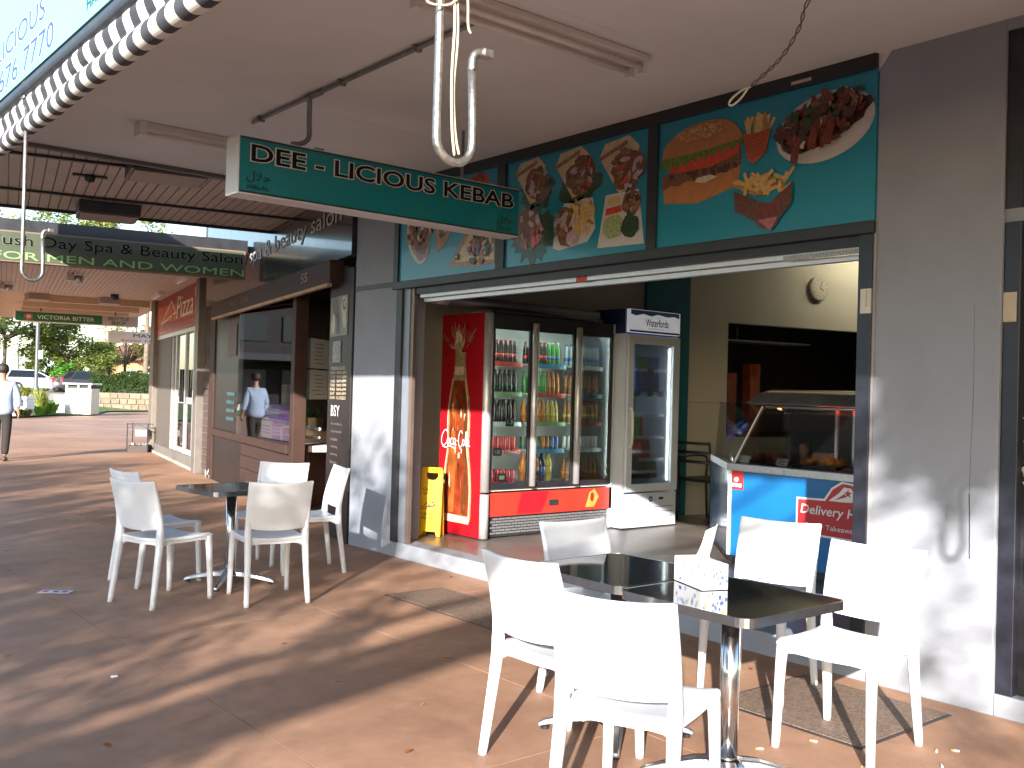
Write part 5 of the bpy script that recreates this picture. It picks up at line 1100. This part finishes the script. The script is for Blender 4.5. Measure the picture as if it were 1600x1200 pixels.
q = random.Random(21); spots = [(4.05,2.05),(4.12,2.0),(3.72,2.42),(3.62,2.12),(3.9,1.95),(3.45,2.5)]
for i,(x,y) in enumerate(spots):
    a = q.uniform(0,3.1); t = thing('cigarette_butt', ['butt','butt'][0], 'cigarette butt', (x,y,0), 'cigarette butts on the paving'); t['label'] = 'cigarette butt on the paving near the rightmost chair'
    d_ = Vector((math.cos(a),math.sin(a),0)); MB().tube([Vector((x,y,.0045))-d_*.012,Vector((x,y,.0045))+d_*.008],.004,6).build('paper', whprint, t); MB().tube([Vector((x,y,.0045))+d_*.0085,Vector((x,y,.0045))+d_*.02],.0042,6).build('filter', mat('filter_tan',(.5,.28,.12),.8), t)
lfm = [leafmat('dry_leaf',(.14,.05,.02),(.3,.13,.05)), leafmat('dry_leaf_pale',(.25,.14,.06),(.4,.25,.12))]
for i in range(46):
    x, y = q.uniform(1.2,4.6), q.uniform(2.6,9.5)
    if i < 8: x, y = (4.55+q.uniform(-.1,.1), q.uniform(3,7.3))
    a = q.uniform(0,6.28); s_ = q.uniform(.012,.03); m = MB(); P = []
    for k_,(l,w_) in enumerate(((-1,0),(-.4,.45),(.3,.4),(1,0),(.3,-.4),(-.4,-.45))): P.append((x+s_*(l*math.cos(a)-w_*math.sin(a)),y+s_*(l*math.sin(a)+w_*math.cos(a)),.004+abs(w_)*s_*.5))
    m.add(P,[[0,1,2,3],[0,3,4,5]]); o = m.build('fallen_leaf', lfm[i%2], None, center=True, fix=False); tag(o,'small dry fallen leaf on the red brown paving','leaf','dry leaves on the paving')
tag(MB().box((1.62,5.0,.004),(.03,.02,.008)).build('paper_scrap', whprint, None, center=True, bevel=.003),'tiny white paper scrap on the paving','paper scrap')
# ------------------------------------------------------------------ far end of the street
GF, GR = Vector((.6353,.7722,0)), Vector((.7722,-.6353,0))
def G(D, lat, z=0): return GF*D+GR*lat+Vector((0,0,z))
def frontfr(D, lat, z=0): return Fr(G(D,lat,z), GR, (0,0,1))
def gbox(b, D0, D1, l0, l1, z0, z1, mi=0):
    return b.add([G(D,l,z) for z in (z0,z1) for D,l in ((D0,l0),(D0,l1),(D1,l1),(D1,l0))], BOXF, mi)
bed = MB().add([G(36,-22,.02),G(36.5,-19.2,.06),G(42.5,-19.5,.06),G(44,-18.6,.06),G(50,-20.5,.06),G(56,-18,.06),G(62,-10,.06),G(66,-10,.5),G(60,-45,.5),G(40,-40,.06)],[list(range(10))]).build('garden_bed', grassg); struct(bed)
cpk = MB(); gbox(cpk, 58,130,-75,10,.3,.78); struct(cpk.build('car_park', mat('pale_asphalt',(.16,.155,.15),.85,var=.15,scale=1)))
# low stone wall and hedge
lw_ = thing('low_stone_wall', 'low tan stone retaining wall under the clipped hedge', 'wall', tuple(G(54,-21,0)))
gbox(MB(), 54.05,54.4,-23.2,-17,.02,.95).build('core', mat('wall_mortar',(.2,.17,.13),.9), lw_)
sm = [mat('tan_stone_%d'%i,c,.85,var=.2,scale=5,bump=.3,bscale=20) for i,c in enumerate(((.20,.16,.11),(.165,.13,.09),(.23,.185,.13)))]
for r in range(3):
    x = -23.2+(.25 if r%2 else 0)
    while x < -17.1:
        w_ = rnd.uniform(.4,.65); gbox(MB(), 54-rnd.uniform(0,.03),54.05,x+.015,min(x+w_,-17)-.015,.04+r*.305,.04+(r+1)*.305-.03).build('stone', sm[rnd.randrange(3)], lw_, bevel=.03); x += w_
def leaves(m, c, rx, ry, rz, n, s, seed, clumps=1, surf=0, mi=0, flat=.3, cs=.24):
    q = random.Random(seed)
    for k in range(clumps):
        if clumps > 1:
            while True:
                d = Vector((q.uniform(-1,1),q.uniform(-1,1),q.uniform(-1,1)))
                if d.length <= 1 and d.length >= surf: break
            cc = Vector((c[0]+d.x*rx,c[1]+d.y*ry,c[2]+d.z*rz)); a, b_, e = rx*cs, ry*cs, rz*cs*(1 if cs > .2 else 5)
        else: cc = Vector(c); a, b_, e = rx, ry, rz
        for i in range(n//clumps):
            g_ = Vector((q.gauss(0,.5)*a,q.gauss(0,.5)*b_,q.gauss(0,.5)*e)) if clumps>1 else Vector((q.uniform(-a,a),q.uniform(-b_,b_),q.uniform(-e,e)))
            p = cc+g_; u = Vector((q.gauss(0,1),q.gauss(0,1),q.gauss(0,flat))).normalized(); w_ = u.cross(Vector((q.gauss(0,.6),q.gauss(0,.6),1))).normalized(); z = s*q.uniform(.6,1.3)
            m.add([p-u*z*.5,p+w_*z*.28,p+u*z*.5,p-w_*z*.28],[[0,1,2,3]],mi)
hg = thing('hedge', 'dark green clipped hedge on top of the stone wall', 'hedge', tuple(G(55,-20.5,.95)))
m = MB(); q = random.Random(3)
for i in range(9000):
    l = q.uniform(-23.3,-17); D = 54.35+q.random()*1.5; z = .9+q.random()**.6*1.15+.12*math.sin(l*2.3)
    if q.random()<.5: D = 54.35+q.random()*.15
    p = G(D,l,z); u = Vector((q.gauss(0,1),q.gauss(0,1),q.gauss(0,1))).normalized(); w_ = u.cross(Vector((q.gauss(0,1),q.gauss(0,1),1))).normalized(); s_ = q.uniform(.08,.16)
    m.add([p-u*s_*.5,p+w_*s_*.3,p+u*s_*.5,p-w_*s_*.3],[[0,1,2,3]])
m.build('foliage', leafmat('hedge_leaf',(.02,.035,.012),(.055,.085,.025)), hg, fix=False)
core = MB(); gbox(core,54.6,55.6,-23.2,-17.1,.9,1.8); core.build('inner_branches', mat('hedge_dark',(.02,.03,.012),.9), hg)
# litter bin enclosure
bn = thing('litter_bin', 'pale steel litter bin enclosure beside the planted bed', 'bin', tuple(G(43.6,-19.2,.05)))
binm, bins = mat('bin_cream',(.70,.68,.62),.5,var=.04), mat('bin_tan',(.55,.47,.36),.5)
gbox(MB(), 43.6,44.5,-19.75,-18.62,.05,1.20).build('body', binm, bn, bevel=.02)
for l0,l1 in ((-19.73,-19.64),(-19.2,-19.14),(-18.73,-18.64)): gbox(MB(), 43.6,43.7,l0,l1,1.2,1.36).build('post', binm, bn)
gbox(MB(), 43.7,44.4,-19.65,-18.72,1.2,1.36).build('opening', mat('bin_dark',(.04,.04,.04),.8), bn)
gbox(MB(), 43.5,44.6,-19.85,-18.52,1.36,1.44).build('lid', mat('bin_lid',(.5,.5,.5),.4,.3), bn, bevel=.03)
gbox(MB(), 43.61,44.49,-18.62,-18.6,.07,1.2).build('side_panel', bins, bn)
tag(gbox(MB(), 45.5,46.5,-21.1,-20.3,.05,.8).build('rendered_block', mat('block_white',(.7,.68,.64),.7,var=.04), None, center=True, bevel=.02),'low white rendered block left of the litter bin','block')
# planter box with grasses, clumps in the bed
pl = thing('planter_box', 'white slatted planter box with tall grasses at the left edge', 'planter', tuple(G(39.5,-19.6,.05)))
for i in range(5): gbox(MB(), 39.4,40.2,-20.1-.015*i,-19.45+.015*i,.2+i*.13,.32+i*.13).build('slat', wtrim, pl, bevel=.01)
gbox(MB(), 39.45,40.15,-20.08,-19.47,.06,.84).build('liner', mat('liner',(.5,.5,.48),.8), pl)
def blades(name, label, D, lat, z, n, h_, sp, m_, seed, cat='plant'):
    q = random.Random(seed); m = MB()
    for i in range(n):
        a = q.uniform(0,6.28); r = q.random()*sp*.35; p = G(D,lat,z)+Vector((math.cos(a)*r,math.sin(a)*r,0)); o_ = Vector((math.cos(a),math.sin(a),0))*sp*q.uniform(.3,1); hh = h_*q.uniform(.5,1.1); s_ = Vector((-math.sin(a),math.cos(a),0))*.02
        p1 = p+o_*.35+Vector((0,0,hh*.75)); p2 = p+o_+Vector((0,0,hh*q.uniform(.6,1)))
        m.add([p-s_,p+s_,p1+s_,p1-s_,p2],[[0,1,2,3],[3,2,4]])
    t = thing(name, label, cat, tuple(G(D,lat,z))); m.build('blades', m_, t, fix=False)
gg, gg2 = leafmat('grass_blade',(.12,.15,.03),(.34,.34,.10)), leafmat('agapanthus_blade',(.06,.13,.02),(.25,.36,.06))
blades('grass_clump','tall pale grass growing in the white planter box',39.8,-19.75,.8,420,.5,.6,gg,1); blades('grass_clump','darker grass clump between planter box and low block',42,-20.1,.06,320,1.2,.6,gg,2)
blades('strappy_plant','bright strappy plant just left of the litter bin',43.2,-20.2,.06,300,.6,.7,gg2,3); blades('strappy_plant','bright strappy plant nearest the planter box',42.2,-20.6,.06,300,.6,.8,gg2,4); blades('strappy_plant','low strappy plant at the front of the garden bed',41.5,-19.9,.06,220,.45,.7,gg2,5)
blades('grass_clump','dark low shrub grass under the planter box',39,-19.3,.06,220,.35,.7,leafmat('dark_blade',(.02,.03,.01),(.06,.07,.02)),6)
# lamp post
lp = thing('lamp_post', 'dark grey lamp post in front of the white hatchback', 'lamp post', tuple(G(52,-25.1,.3)))
lpm = mat('post_grey',(.10,.10,.105),.5,.3,var=.1)
MB().lathe([(.20,.2),(.20,.9),(.15,1.15),(.10,1.3),(.095,6.5),(.085,7.5)],G(52,-25.1,0),14).build('post', lpm, lp, smooth=True)
MB().tube([G(52,-25.1,7.4),G(51.5,-24.6,7.7),G(51,-23.6,7.8)],.06,8).build('arm', lpm, lp, smooth=True); gbox(MB(),50.8,51.2,-23.9,-23.2,7.7,7.85).build('lamp_head', lpm, lp, bevel=.03)
gbox(MB(), 51.86,51.88,-24.97,-24.72,2.65,3.1).build('sign_plate', mat('plate_grey_green',(.2,.24,.22),.5), lp); gbox(MB(), 51.9,51.99,-25.3,-25.1,4.4,4.6).build('bracket', lpm, lp)
# cars
def car(D, lat, z, deg, paint, label, dims=(4.2,1.72,1.45), hatch=True):
    L, Wd, H = dims; t = thing('parked_car', label, 'car', (0,0,0), 'cars in the car park'); h = Wd/2
    P = Fr((0,0,0),(1,0,0),(0,0,1))   # side profile in x,z ; n = -y
    x0, x1 = -L/2, L/2
    body = bez([(x0,.32),(x0-.02,.55),(x0+.04,.86),(x0+.25,.93),(0,.93),(x1-1.15,.92),(x1-.35,.78),(x1-.06,.62),(x1,.42),(x1-.08,.24)],3)+[(x1-.5,.22),(x0+.5,.22)]
    k = len(body); m = MB(); ys = [(-h,.0),(-h+.06,-.0),(h-.06,.0),(h,.0)]
    ring = []
    for y,ins in ((-h,.03),(-h+.07,0),(h-.07,0),(h,.03)):
        cx, cz = 0,.58; ring.append([(a-math.copysign(ins*1.5,a-cx),y,c-math.copysign(ins,c-cz)) for a,c in body])
    m.add(sum(ring,[]),[[i*k+j,i*k+(j+1)%k,(i+1)*k+(j+1)%k,(i+1)*k+j] for i in range(3) for j in range(k)]+[list(range(k)),list(range(3*k,4*k))]); bo = m.build('body', paint, t, smooth=2)
    r0, r1 = (x0+.42, x0+2.05) if hatch else (x0+1.0, x0+2.3)
    lo = [(x0+.08 if hatch else x0+.55,.90),(x1-1.15,.90)]; hi = [(r0,H),(r1,H)]
    g_ = mat('car_glass',(.015,.018,.02),.08,coat=.5)
    hb, ht = h-.08, h-.25
    Pq = [(lo[0][0],-hb,.9),(lo[1][0],-hb,.9),(lo[1][0],hb,.9),(lo[0][0],hb,.9),(hi[0][0],-ht,H-.05),(hi[1][0],-ht,H-.05),(hi[1][0],ht,H-.05),(hi[0][0],ht,H-.05)]
    MB().add(Pq,BOXF).build('windows', g_, t, bevel=.03)
    MB().add([(hi[0][0]-.06,-ht-.02,H-.09),(hi[1][0]+.12,-ht-.02,H-.09),(hi[1][0]+.12,ht+.02,H-.09),(hi[0][0]-.06,ht+.02,H-.09),(hi[0][0]+.05,-ht+.08,H),(hi[1][0]-.1,-ht+.08,H),(hi[1][0]-.1,ht-.08,H),(hi[0][0]+.05,ht-.08,H)],BOXF).build('roof', paint, t, bevel=.03)
    for sy in (-1,1):
        for a,b_ in (((lo[0][0],.9),(hi[0][0],H-.06)),((lo[1][0],.9),(hi[1][0],H-.06)),((-.05,.9),(-.02,H-.06))): MB().tube([(a[0],sy*(hb+.005),a[1]),(b_[0],sy*(ht+.012),b_[1])],.045 if a[0]<-.5 else .035,6).build('pillar', paint, t)
        MB().bx(x0-.03,x0+.10,sy*(h-.18)-.11,sy*(h-.18)+.11,.68,.98).build('tail_light', mat('tail_red',(.45,.02,.02),.25), t, bevel=.02)
        MB().bx(x1-.2,x1-.06,sy*(h-.22)-.14,sy*(h-.22)+.14,.58,.72).build('headlight', mat('headlight',(.6,.62,.65),.15), t, bevel=.02)
        MB().bx(.55,.75,sy*(h+.06)-.07,sy*(h+.06)+.07,.92,1.04).build('mirror', paint, t, bevel=.02)
        for wx in (x0+.78,x1-.78):
            w_ = MB(); c = Vector((wx,sy*(h-.05),.31)); prof_ = [(.19,-.11),(.29,-.11),(.315,-.07),(.315,.07),(.29,.11),(.19,.11)]; n_ = 20; PP = []
            for r_,yy in prof_: PP += [c+Vector((r_*math.cos(2*math.pi*j/n_),yy,r_*math.sin(2*math.pi*j/n_))) for j in range(n_)]
            w_.add(PP,[[i*n_+j,i*n_+(j+1)%n_,((i+1)%6)*n_+(j+1)%n_,((i+1)%6)*n_+j] for i in range(6) for j in range(n_)]); wo_ = w_.build('wheel', mat('tyre',(.02,.02,.02),.8), t, smooth=True)
            MB().prism(Fr(c,(1,0,0),(0,0,1)),[(.2*math.cos(2*math.pi*j/16),.2*math.sin(2*math.pi*j/16)) for j in range(16)],-.09,.09).build('rim', alu, wo_)
    MB().bx(x0-.035,x0-.02,-.26,.26,.5,.62).build('number_plate', whprint, t)
    t.location = G(D,lat,z); t.rotation_euler = (0,0,R(deg)); return t
pw = mat('white_car_paint',(.78,.78,.80),.25,var=.02,coat=.6); pd = mat('dark_car_paint',(.035,.035,.05),.25,var=.1,coat=.7)
car(66,-32.15,.78,12,pw,'white hatchback parked behind the lamp post'); car(67,-28.6,.78,8,pd,'dark sedan with red tail light behind the litter bin',(4.6,1.76,1.45),False); car(69,-25.2,.78,6,pw,'white car partly hidden above the hedge',(4.5,1.76,1.5))
car(78,-42,.78,10,mat('maroon_car_paint',(.12,.02,.02),.3,coat=.5),'dark red car far away at the left edge')
# trees
bark = mat('bark',(.16,.12,.09),.9,var=.3,scale=6,bump=.5,bscale=25)
def tree(name, label, base, trunk_h, r0, crowns, n, s, lm, seed, clumps=60, group=None, surf=.35, cs=.24):
    q = random.Random(seed); base = Vector(base); t = thing(name, label, 'tree', tuple(base), group)
    top = base+Vector((q.uniform(-.3,.3),q.uniform(-.3,.3),trunk_h)); m = MB()
    mid = (base+top)/2+Vector((q.uniform(-.2,.2),q.uniform(-.2,.2),0)); m.tube(bez([tuple(base),tuple(mid),tuple(top)],4),[r0*(1-.06*i) for i in range(9)],9)
    for c, rr in crowns:
        for k in range(7):
            d = Vector((q.uniform(-1,1)*rr[0],q.uniform(-1,1)*rr[1],q.uniform(-.6,.8)*rr[2]))*.8; e = base+Vector(c)+d; mm = (top+e)/2+Vector((q.uniform(-.4,.4),q.uniform(-.4,.4),q.uniform(.0,.5)))
            m.tube(bez([tuple(top-Vector((0,0,.3))),tuple(mm),tuple(e)],4),[r0*.5*(1-.1*i) for i in range(9)],6)
    m.build('trunk', bark, t, smooth=True)
    f = MB()
    for i,(c,rr) in enumerate(crowns): leaves(f, base+Vector(c), rr[0],rr[1],rr[2], n, s, seed*31+i, clumps, surf, cs=cs)
    f.build('crown', lm, t, fix=False); return t
lg, ly, ld = leafmat('mid_green_leaf',(.07,.10,.025),(.24,.28,.08)), leafmat('yellow_green_leaf',(.13,.13,.04),(.40,.34,.14)), leafmat('dark_leaf',(.018,.03,.012),(.06,.08,.03))
tree('shade_tree','bushy green tree behind the parked hatchback',G(72,-32.6,.78),1.6,.16,[((0,0,3.0),(2.8,2.8,1.8)),((-1.3,.6,2.4),(1.6,1.6,1.5)),((1.5,-1.0,2.4),(1.7,1.7,1.5))],4800,.22,lg,1,60,'trees beyond the car park')
tree('shade_tree','pale leafed tree right of the bushy green tree',G(80,-31.5,.78),2.6,.14,[((0,0,3.8),(2.6,2.6,1.8)),((2,-1.6,3.4),(1.8,1.8,1.5)),((-1.2,.9,2.6),(1.2,1.2,1.6))],2000,.26,ly,2,45,'trees beyond the car park')
tree('shade_tree','pale leafed tree just left of the pizza shop corner',G(80,-28.2,.78),2.6,.14,[((0,0,3.9),(2.4,2.4,1.7)),((1.6,-1.3,3.0),(1.6,1.6,1.4))],2200,.26,ly,3,45,'trees beyond the car park')
tree('gum_tree','tall gum tree rising behind the awnings at the left',G(62,-33.5,.6),6,.3,[((0,0,8.8),(3.2,3.2,3.0)),((3.2,-2.6,9.8),(2.8,2.8,2.0)),((-2.5,2,7.0),(2.5,2.5,2.2)),((5.6,-4.6,9.9),(1.6,1.6,1.5))],3800,.26,leafmat('gum_leaf',(.06,.09,.03),(.26,.28,.08)),4,70,'tall trees behind the awnings')
tree('gum_tree','slim tall tree beside the bright gap of sky above the salon sign',G(66,-24.6,.6),8,.2,[((0,0,10.2),(1.3,1.3,2.4))],1500,.25,leafmat('gum_leaf'),5,30,'tall trees behind the awnings')
tree('gum_tree','dark hanging tree at the far left below the cream awning',G(70,-36.2,.7),4.0,.2,[((.5,-.3,4.6),(2.6,2.6,1.6)),((2.9,-2.0,4.4),(1.6,1.6,1.2))],3600,.26,leafmat('gum_leaf'),6,60,'tall trees behind the awnings')
tree('shrub','bright green shrub below the bushy tree',G(70,-31.7,.78),.4,.06,[((0,0,1.2),(1.3,1.3,.9))],1400,.2,leafmat('bright_leaf',(.05,.14,.02),(.14,.32,.05)),7,24)
tree('shrub','dark shrub in the car park beyond the pale trees',G(84,-30.8,.78),.4,.06,[((0,0,1.3),(1.8,1.8,1.2))],1500,.25,ld,8,24)
# far backdrop things
fc = thing('court_fence', 'pale green tennis court screen behind the white hatchback', 'fence', tuple(G(110,-55,.7)))
gbox(MB(), 110,110.1,-62,-51,1.6,4.2).build('screen', mat('pale_green_screen',(.34,.44,.38),.8,var=.1), fc); gbox(MB(), 109.9,110,-62,-51,.8,1.6).build('red_base', mat('red_base',(.4,.06,.05),.7), fc)
for i in range(6): gbox(MB(), 109.85,109.98,-61.5+i*2.1,-61.4+i*2.1,.7,5.4).build('post', lpm, fc)
hs = thing('brick_house', 'orange brick house glimpsed behind the pale trees', 'house', tuple(G(105,-40.5,.7)))
gbox(MB(), 105,112,-44,-37.4,.7,4.0).build('wall', mat('orange_brick',(.45,.22,.11),.85,var=.15,scale=3), hs); gbox(MB(), 104.9,105,-41.2,-39.8,1.6,3.0).build('window', mat('house_window',(.12,.14,.16),.15), hs)
MB().add([G(104,-44.6,4),G(104,-36.8,4),G(113,-36.8,4),G(113,-44.6,4),G(108.5,-43,5.8),G(108.5,-38.5,5.8)],[[0,1,5,4],[1,2,5],[2,3,4,5],[3,0,4],[3,2,1,0]]).build('roof', mat('tile_roof',(.2,.09,.06),.8,var=.2), hs)
for i,x in enumerate((-32.5,-31.1,-29.9)): tag(MB().tube([G(76,x,.7),G(76,x+.05,5.0)],[.12,.08],8).build('timber_post', mat('dark_timber',(.07,.05,.04),.9), None, center=True),['left','middle','right'][i]+' dark post of the three beyond the hedge','post')
rl_ = thing('guard_rail', 'white rail running behind the parked cars', 'rail', tuple(G(77,-33,.78)))
gbox(MB(), 77,77.1,-36,-27,1.75,1.9).build('rail', wtrim, rl_)
for i in range(5): gbox(MB(), 77.1,77.2,-35.5+i*2,-35.4+i*2,.7,1.85).build('post', wtrim, rl_)
# wire stand by the pizza shop
nsd = thing('wire_stand', 'small dark wire notice stand beside the pizza shop corner', 'notice stand', tuple(G(21.2,-8.0,0)))
for a,c in ((0,0),(.44,0),(0,.3),(.44,.3)): MB().tube([G(21.1+c,-8.2+a,0),G(21.1+c,-8.2+a,.62)],.012,6).build('leg', dmetal, nsd)
for z in (.12,.6): MB().tube([G(21.1,-8.2,z),G(21.1,-7.76,z),G(21.4,-7.76,z),G(21.4,-8.2,z),G(21.1,-8.2,z)],.010,6).build('rail', dmetal, nsd)
gbox(MB(), 21.1,21.4,-8.19,-7.77,.0,.14).build('base_tray', mat('tray_dark',(.05,.035,.03),.7), nsd); gbox(MB(), 21.15,21.35,-8.05,-7.80,.34,.48).build('grey_box', mat('grey_box',(.22,.22,.23),.6), nsd)
MB().tube([G(21.1,-8.2,.5),G(21.1,-7.98,.6),G(21.1,-7.76,.5)],.01,6).build('arch', dmetal, nsd)
for i in range(9): q = random.Random(i); MB().box(G(21.15+q.random()*.2,-8.15+q.random()*.34,.17),(.06,.05,.05),Matrix.Rotation(q.random()*3,3,'Z')).build('paper', mat('dim_paper_%d'%(i%2),((.35,.3,.26),(.16,.13,.11))[i%2],.8), nsd)
# ------------------------------------------------------------------ walking person
pn = thing('person', 'person in a loose pale blue shirt and dark trousers walking away', 'person', (0,0,0))
def skin(name, V, E, rad, m_, sub=2, root=0):
    me = bpy.data.meshes.new(name); me.from_pydata(V, E, []); me.materials.append(m_); o = bpy.data.objects.new(name, me); C.objects.link(o); o.parent = pn
    md = o.modifiers.new('s','SKIN'); md.use_smooth_shade = True
    if not me.skin_vertices: me.skin_vertices.new() if hasattr(me.skin_vertices,'new') else None
    for i, d in enumerate(me.skin_vertices[0].data):
        r = rad[i]; d.radius = r if isinstance(r, tuple) else (r, r); d.use_root = (i == root)
    sb_ = o.modifiers.new('d','SUBSURF'); sb_.levels = sub; sb_.render_levels = sub; return o
V = [(0,0,.95),(0,0,1.12),(0,.0,1.33),(0,-.01,1.46),(0,.01,1.55),(0,.03,1.63),(0,.02,1.72)]; E = [(0,1),(1,2),(2,3),(3,4),(4,5),(5,6)]; rad = [(.15,.11),(.14,.10),(.16,.11),.06,.06,(.085,.10),(.07,.085)]
def chain(a, pts, rs):
    p = a
    for v_, r_ in zip(pts, rs): V.append(v_); rad.append(r_); E.append((p, len(V)-1)); p = len(V)-1
    return p
for sx, sw in ((-1,.1),(1,-.02)):
    w_ = chain(2, [(sx*.17,0,1.40),(sx*.25,-.03+sw*.3,1.14),(sx*.27,.05+sw,.93),(sx*.275,.07+sw,.86)], [.06,.045,.032,(.036,.02)])
    wx = V[w_]
    for k_, (dx_, ln) in enumerate(((-.024,.07),(-.008,.08),(.008,.075),(.022,.06))): chain(w_, [(wx[0]+sx*.004,wx[1]+dx_,wx[2]-.035),(wx[0]-sx*.008,wx[1]+dx_*1.2,wx[2]-.035-ln)], [.0095,.008])
    chain(w_, [(wx[0]-sx*.015,wx[1]+.035,wx[2]-.01),(wx[0]-sx*.02,wx[1]+.045,wx[2]-.045)], [.010,.008])
for sx, st_ in ((-1,.16),(1,-.18)): chain(0, [(sx*.09,0,.88),(sx*.1,st_*.45+.03,.50),(sx*.1,st_,.09)], [.085,.058,.04])
skin('body', V, E, rad, mat('skin_tone',(.30,.17,.11),.5,var=.05))
V = [(0,0,.80),(0,0,.95),(0,-.005,1.14),(0,-.005,1.33),(0,-.01,1.43)]; E = [(0,1),(1,2),(2,3),(3,4)]; rad = [(.23,.19),(.225,.18),(.205,.165),(.195,.145),(.085,.08)]
for sx, sw in ((-1,.1),(1,-.02)): chain(3, [(sx*.185,0,1.385),(sx*.265,-.03+sw*.3,1.14),(sx*.28,.04+sw,.97)], [.085,.078,.062])
skin('shirt', V, E, rad, mat('pale_blue_cotton',(.27,.35,.50),.85,var=.08,scale=6,bump=.5,bscale=9))
V = [(0,0,.96),(0,0,.88)]; E = [(0,1)]; rad = [(.165,.13),(.165,.13)]
for sx, st_ in ((-1,.16),(1,-.18)): chain(1, [(sx*.095,0,.80),(sx*.1,st_*.45+.03,.50),(sx*.1,st_,.10)], [.105,.082,.068])
skin('trousers', V, E, rad, mat('dark_trousers',(.018,.015,.014),.85,var=.15))
for sx, st_ in ((-1,.16),(1,-.18)): skin('shoe', [(sx*.1,st_-.06,.045),(sx*.1,st_+.06,.045),(sx*.105,st_+.18,.035)], [(0,1),(1,2)], [(.045,.045),(.048,.045),(.04,.032)], mat('brown_shoe',(.06,.03,.02),.5))
hm = MB(); hm.lathe([(.088,1.60),(.105,1.65),(.102,1.70),(.08,1.745),(.03,1.765),(.002,1.768)],(0,.005,0),16); hm.build('hair', mat('dark_hair',(.015,.012,.01),.6,var=.3,bump=.5,bscale=60), pn, smooth=True)
MB().add([(.30,.05,1.0),(.42,-.02,.98),(.40,-.03,1.10),(.30,.04,1.12),(.305,.06,1.0),(.425,-.01,.98),(.405,-.02,1.10),(.305,.05,1.12)],BOXF).build('paper_sheet', whprint, pn)
pn.location = G(17.9,-9.25,0); pn.rotation_euler = (0,0,R(-22))
# ------------------------------------------------------------------ street trees behind the viewer that throw the dappled shade
def shade_tree(w_, v_, crowns, n, seed, label, clumps):
    """w_ = across the sunlight, v_ = along it; crown offsets in the same axes"""
    ca, sa = math.cos(SUN_AZ), math.sin(SUN_AZ); base = (v_*ca-w_*sa, v_*sa+w_*ca, -.15)
    cs = [((dv*ca-dw*sa, dv*sa+dw*ca, h_),(r_,r_,rz)) for dw,dv,h_,r_,rz in crowns]
    return tree('street_tree', label, base, 2.0, .16, cs, n, .12, lg, seed, clumps, 'street trees casting dappled shade', .0, .08)
shade_tree(3.95,-6,[(-.2,0,3.4,2.2,1.5),(.1,.4,4.75,2.1,.95),(-5.6,.2,5.3,.75,.6)],7500,21,'street tree behind the viewer with a branch over the near tables',170)
shade_tree(6.6,-6.5,[(0,0,3.8,2.3,1.7),(.2,.6,5.0,2.1,.9)],8500,22,'street tree behind the viewer shading the far table',170)
shade_tree(10.0,-5.5,[(0,0,4.0,2.5,1.9),(.5,0,6.0,2.2,1.2)],9000,23,'street tree behind the viewer beyond the day spa',170)
shade_tree(-3.0,-5.5,[(.1,0,3.3,1.8,1.6),(.3,.2,5.0,1.6,.9)],9000,24,'street tree behind the viewer shading the doorway at the right',170)
# shops further along on the other side of the road (seen only as reflections)
op = thing('opposite_shops', 'dark brick shops with awning beyond the road at the far left', 'shop', (-6,62,0))
MB().bx(-16,3,62,72,0,7).build('wall', mat('dark_brick',(.022,.018,.02),.85,var=.2,scale=2), op); MB().bx(-16,3,58,62,3.1,3.5).build('awning', dmetal, op)
for i in range(5): MB().bx(-15+i*3.6,-12.4+i*3.6,61.9,61.99,.5,2.6).build('window', mat('far_window',(.02,.025,.03),.3), op); MB().bx(-15+i*3.6,-12.4+i*3.6,61.9,61.99,4.4,6).build('window', mat('far_window'), op)
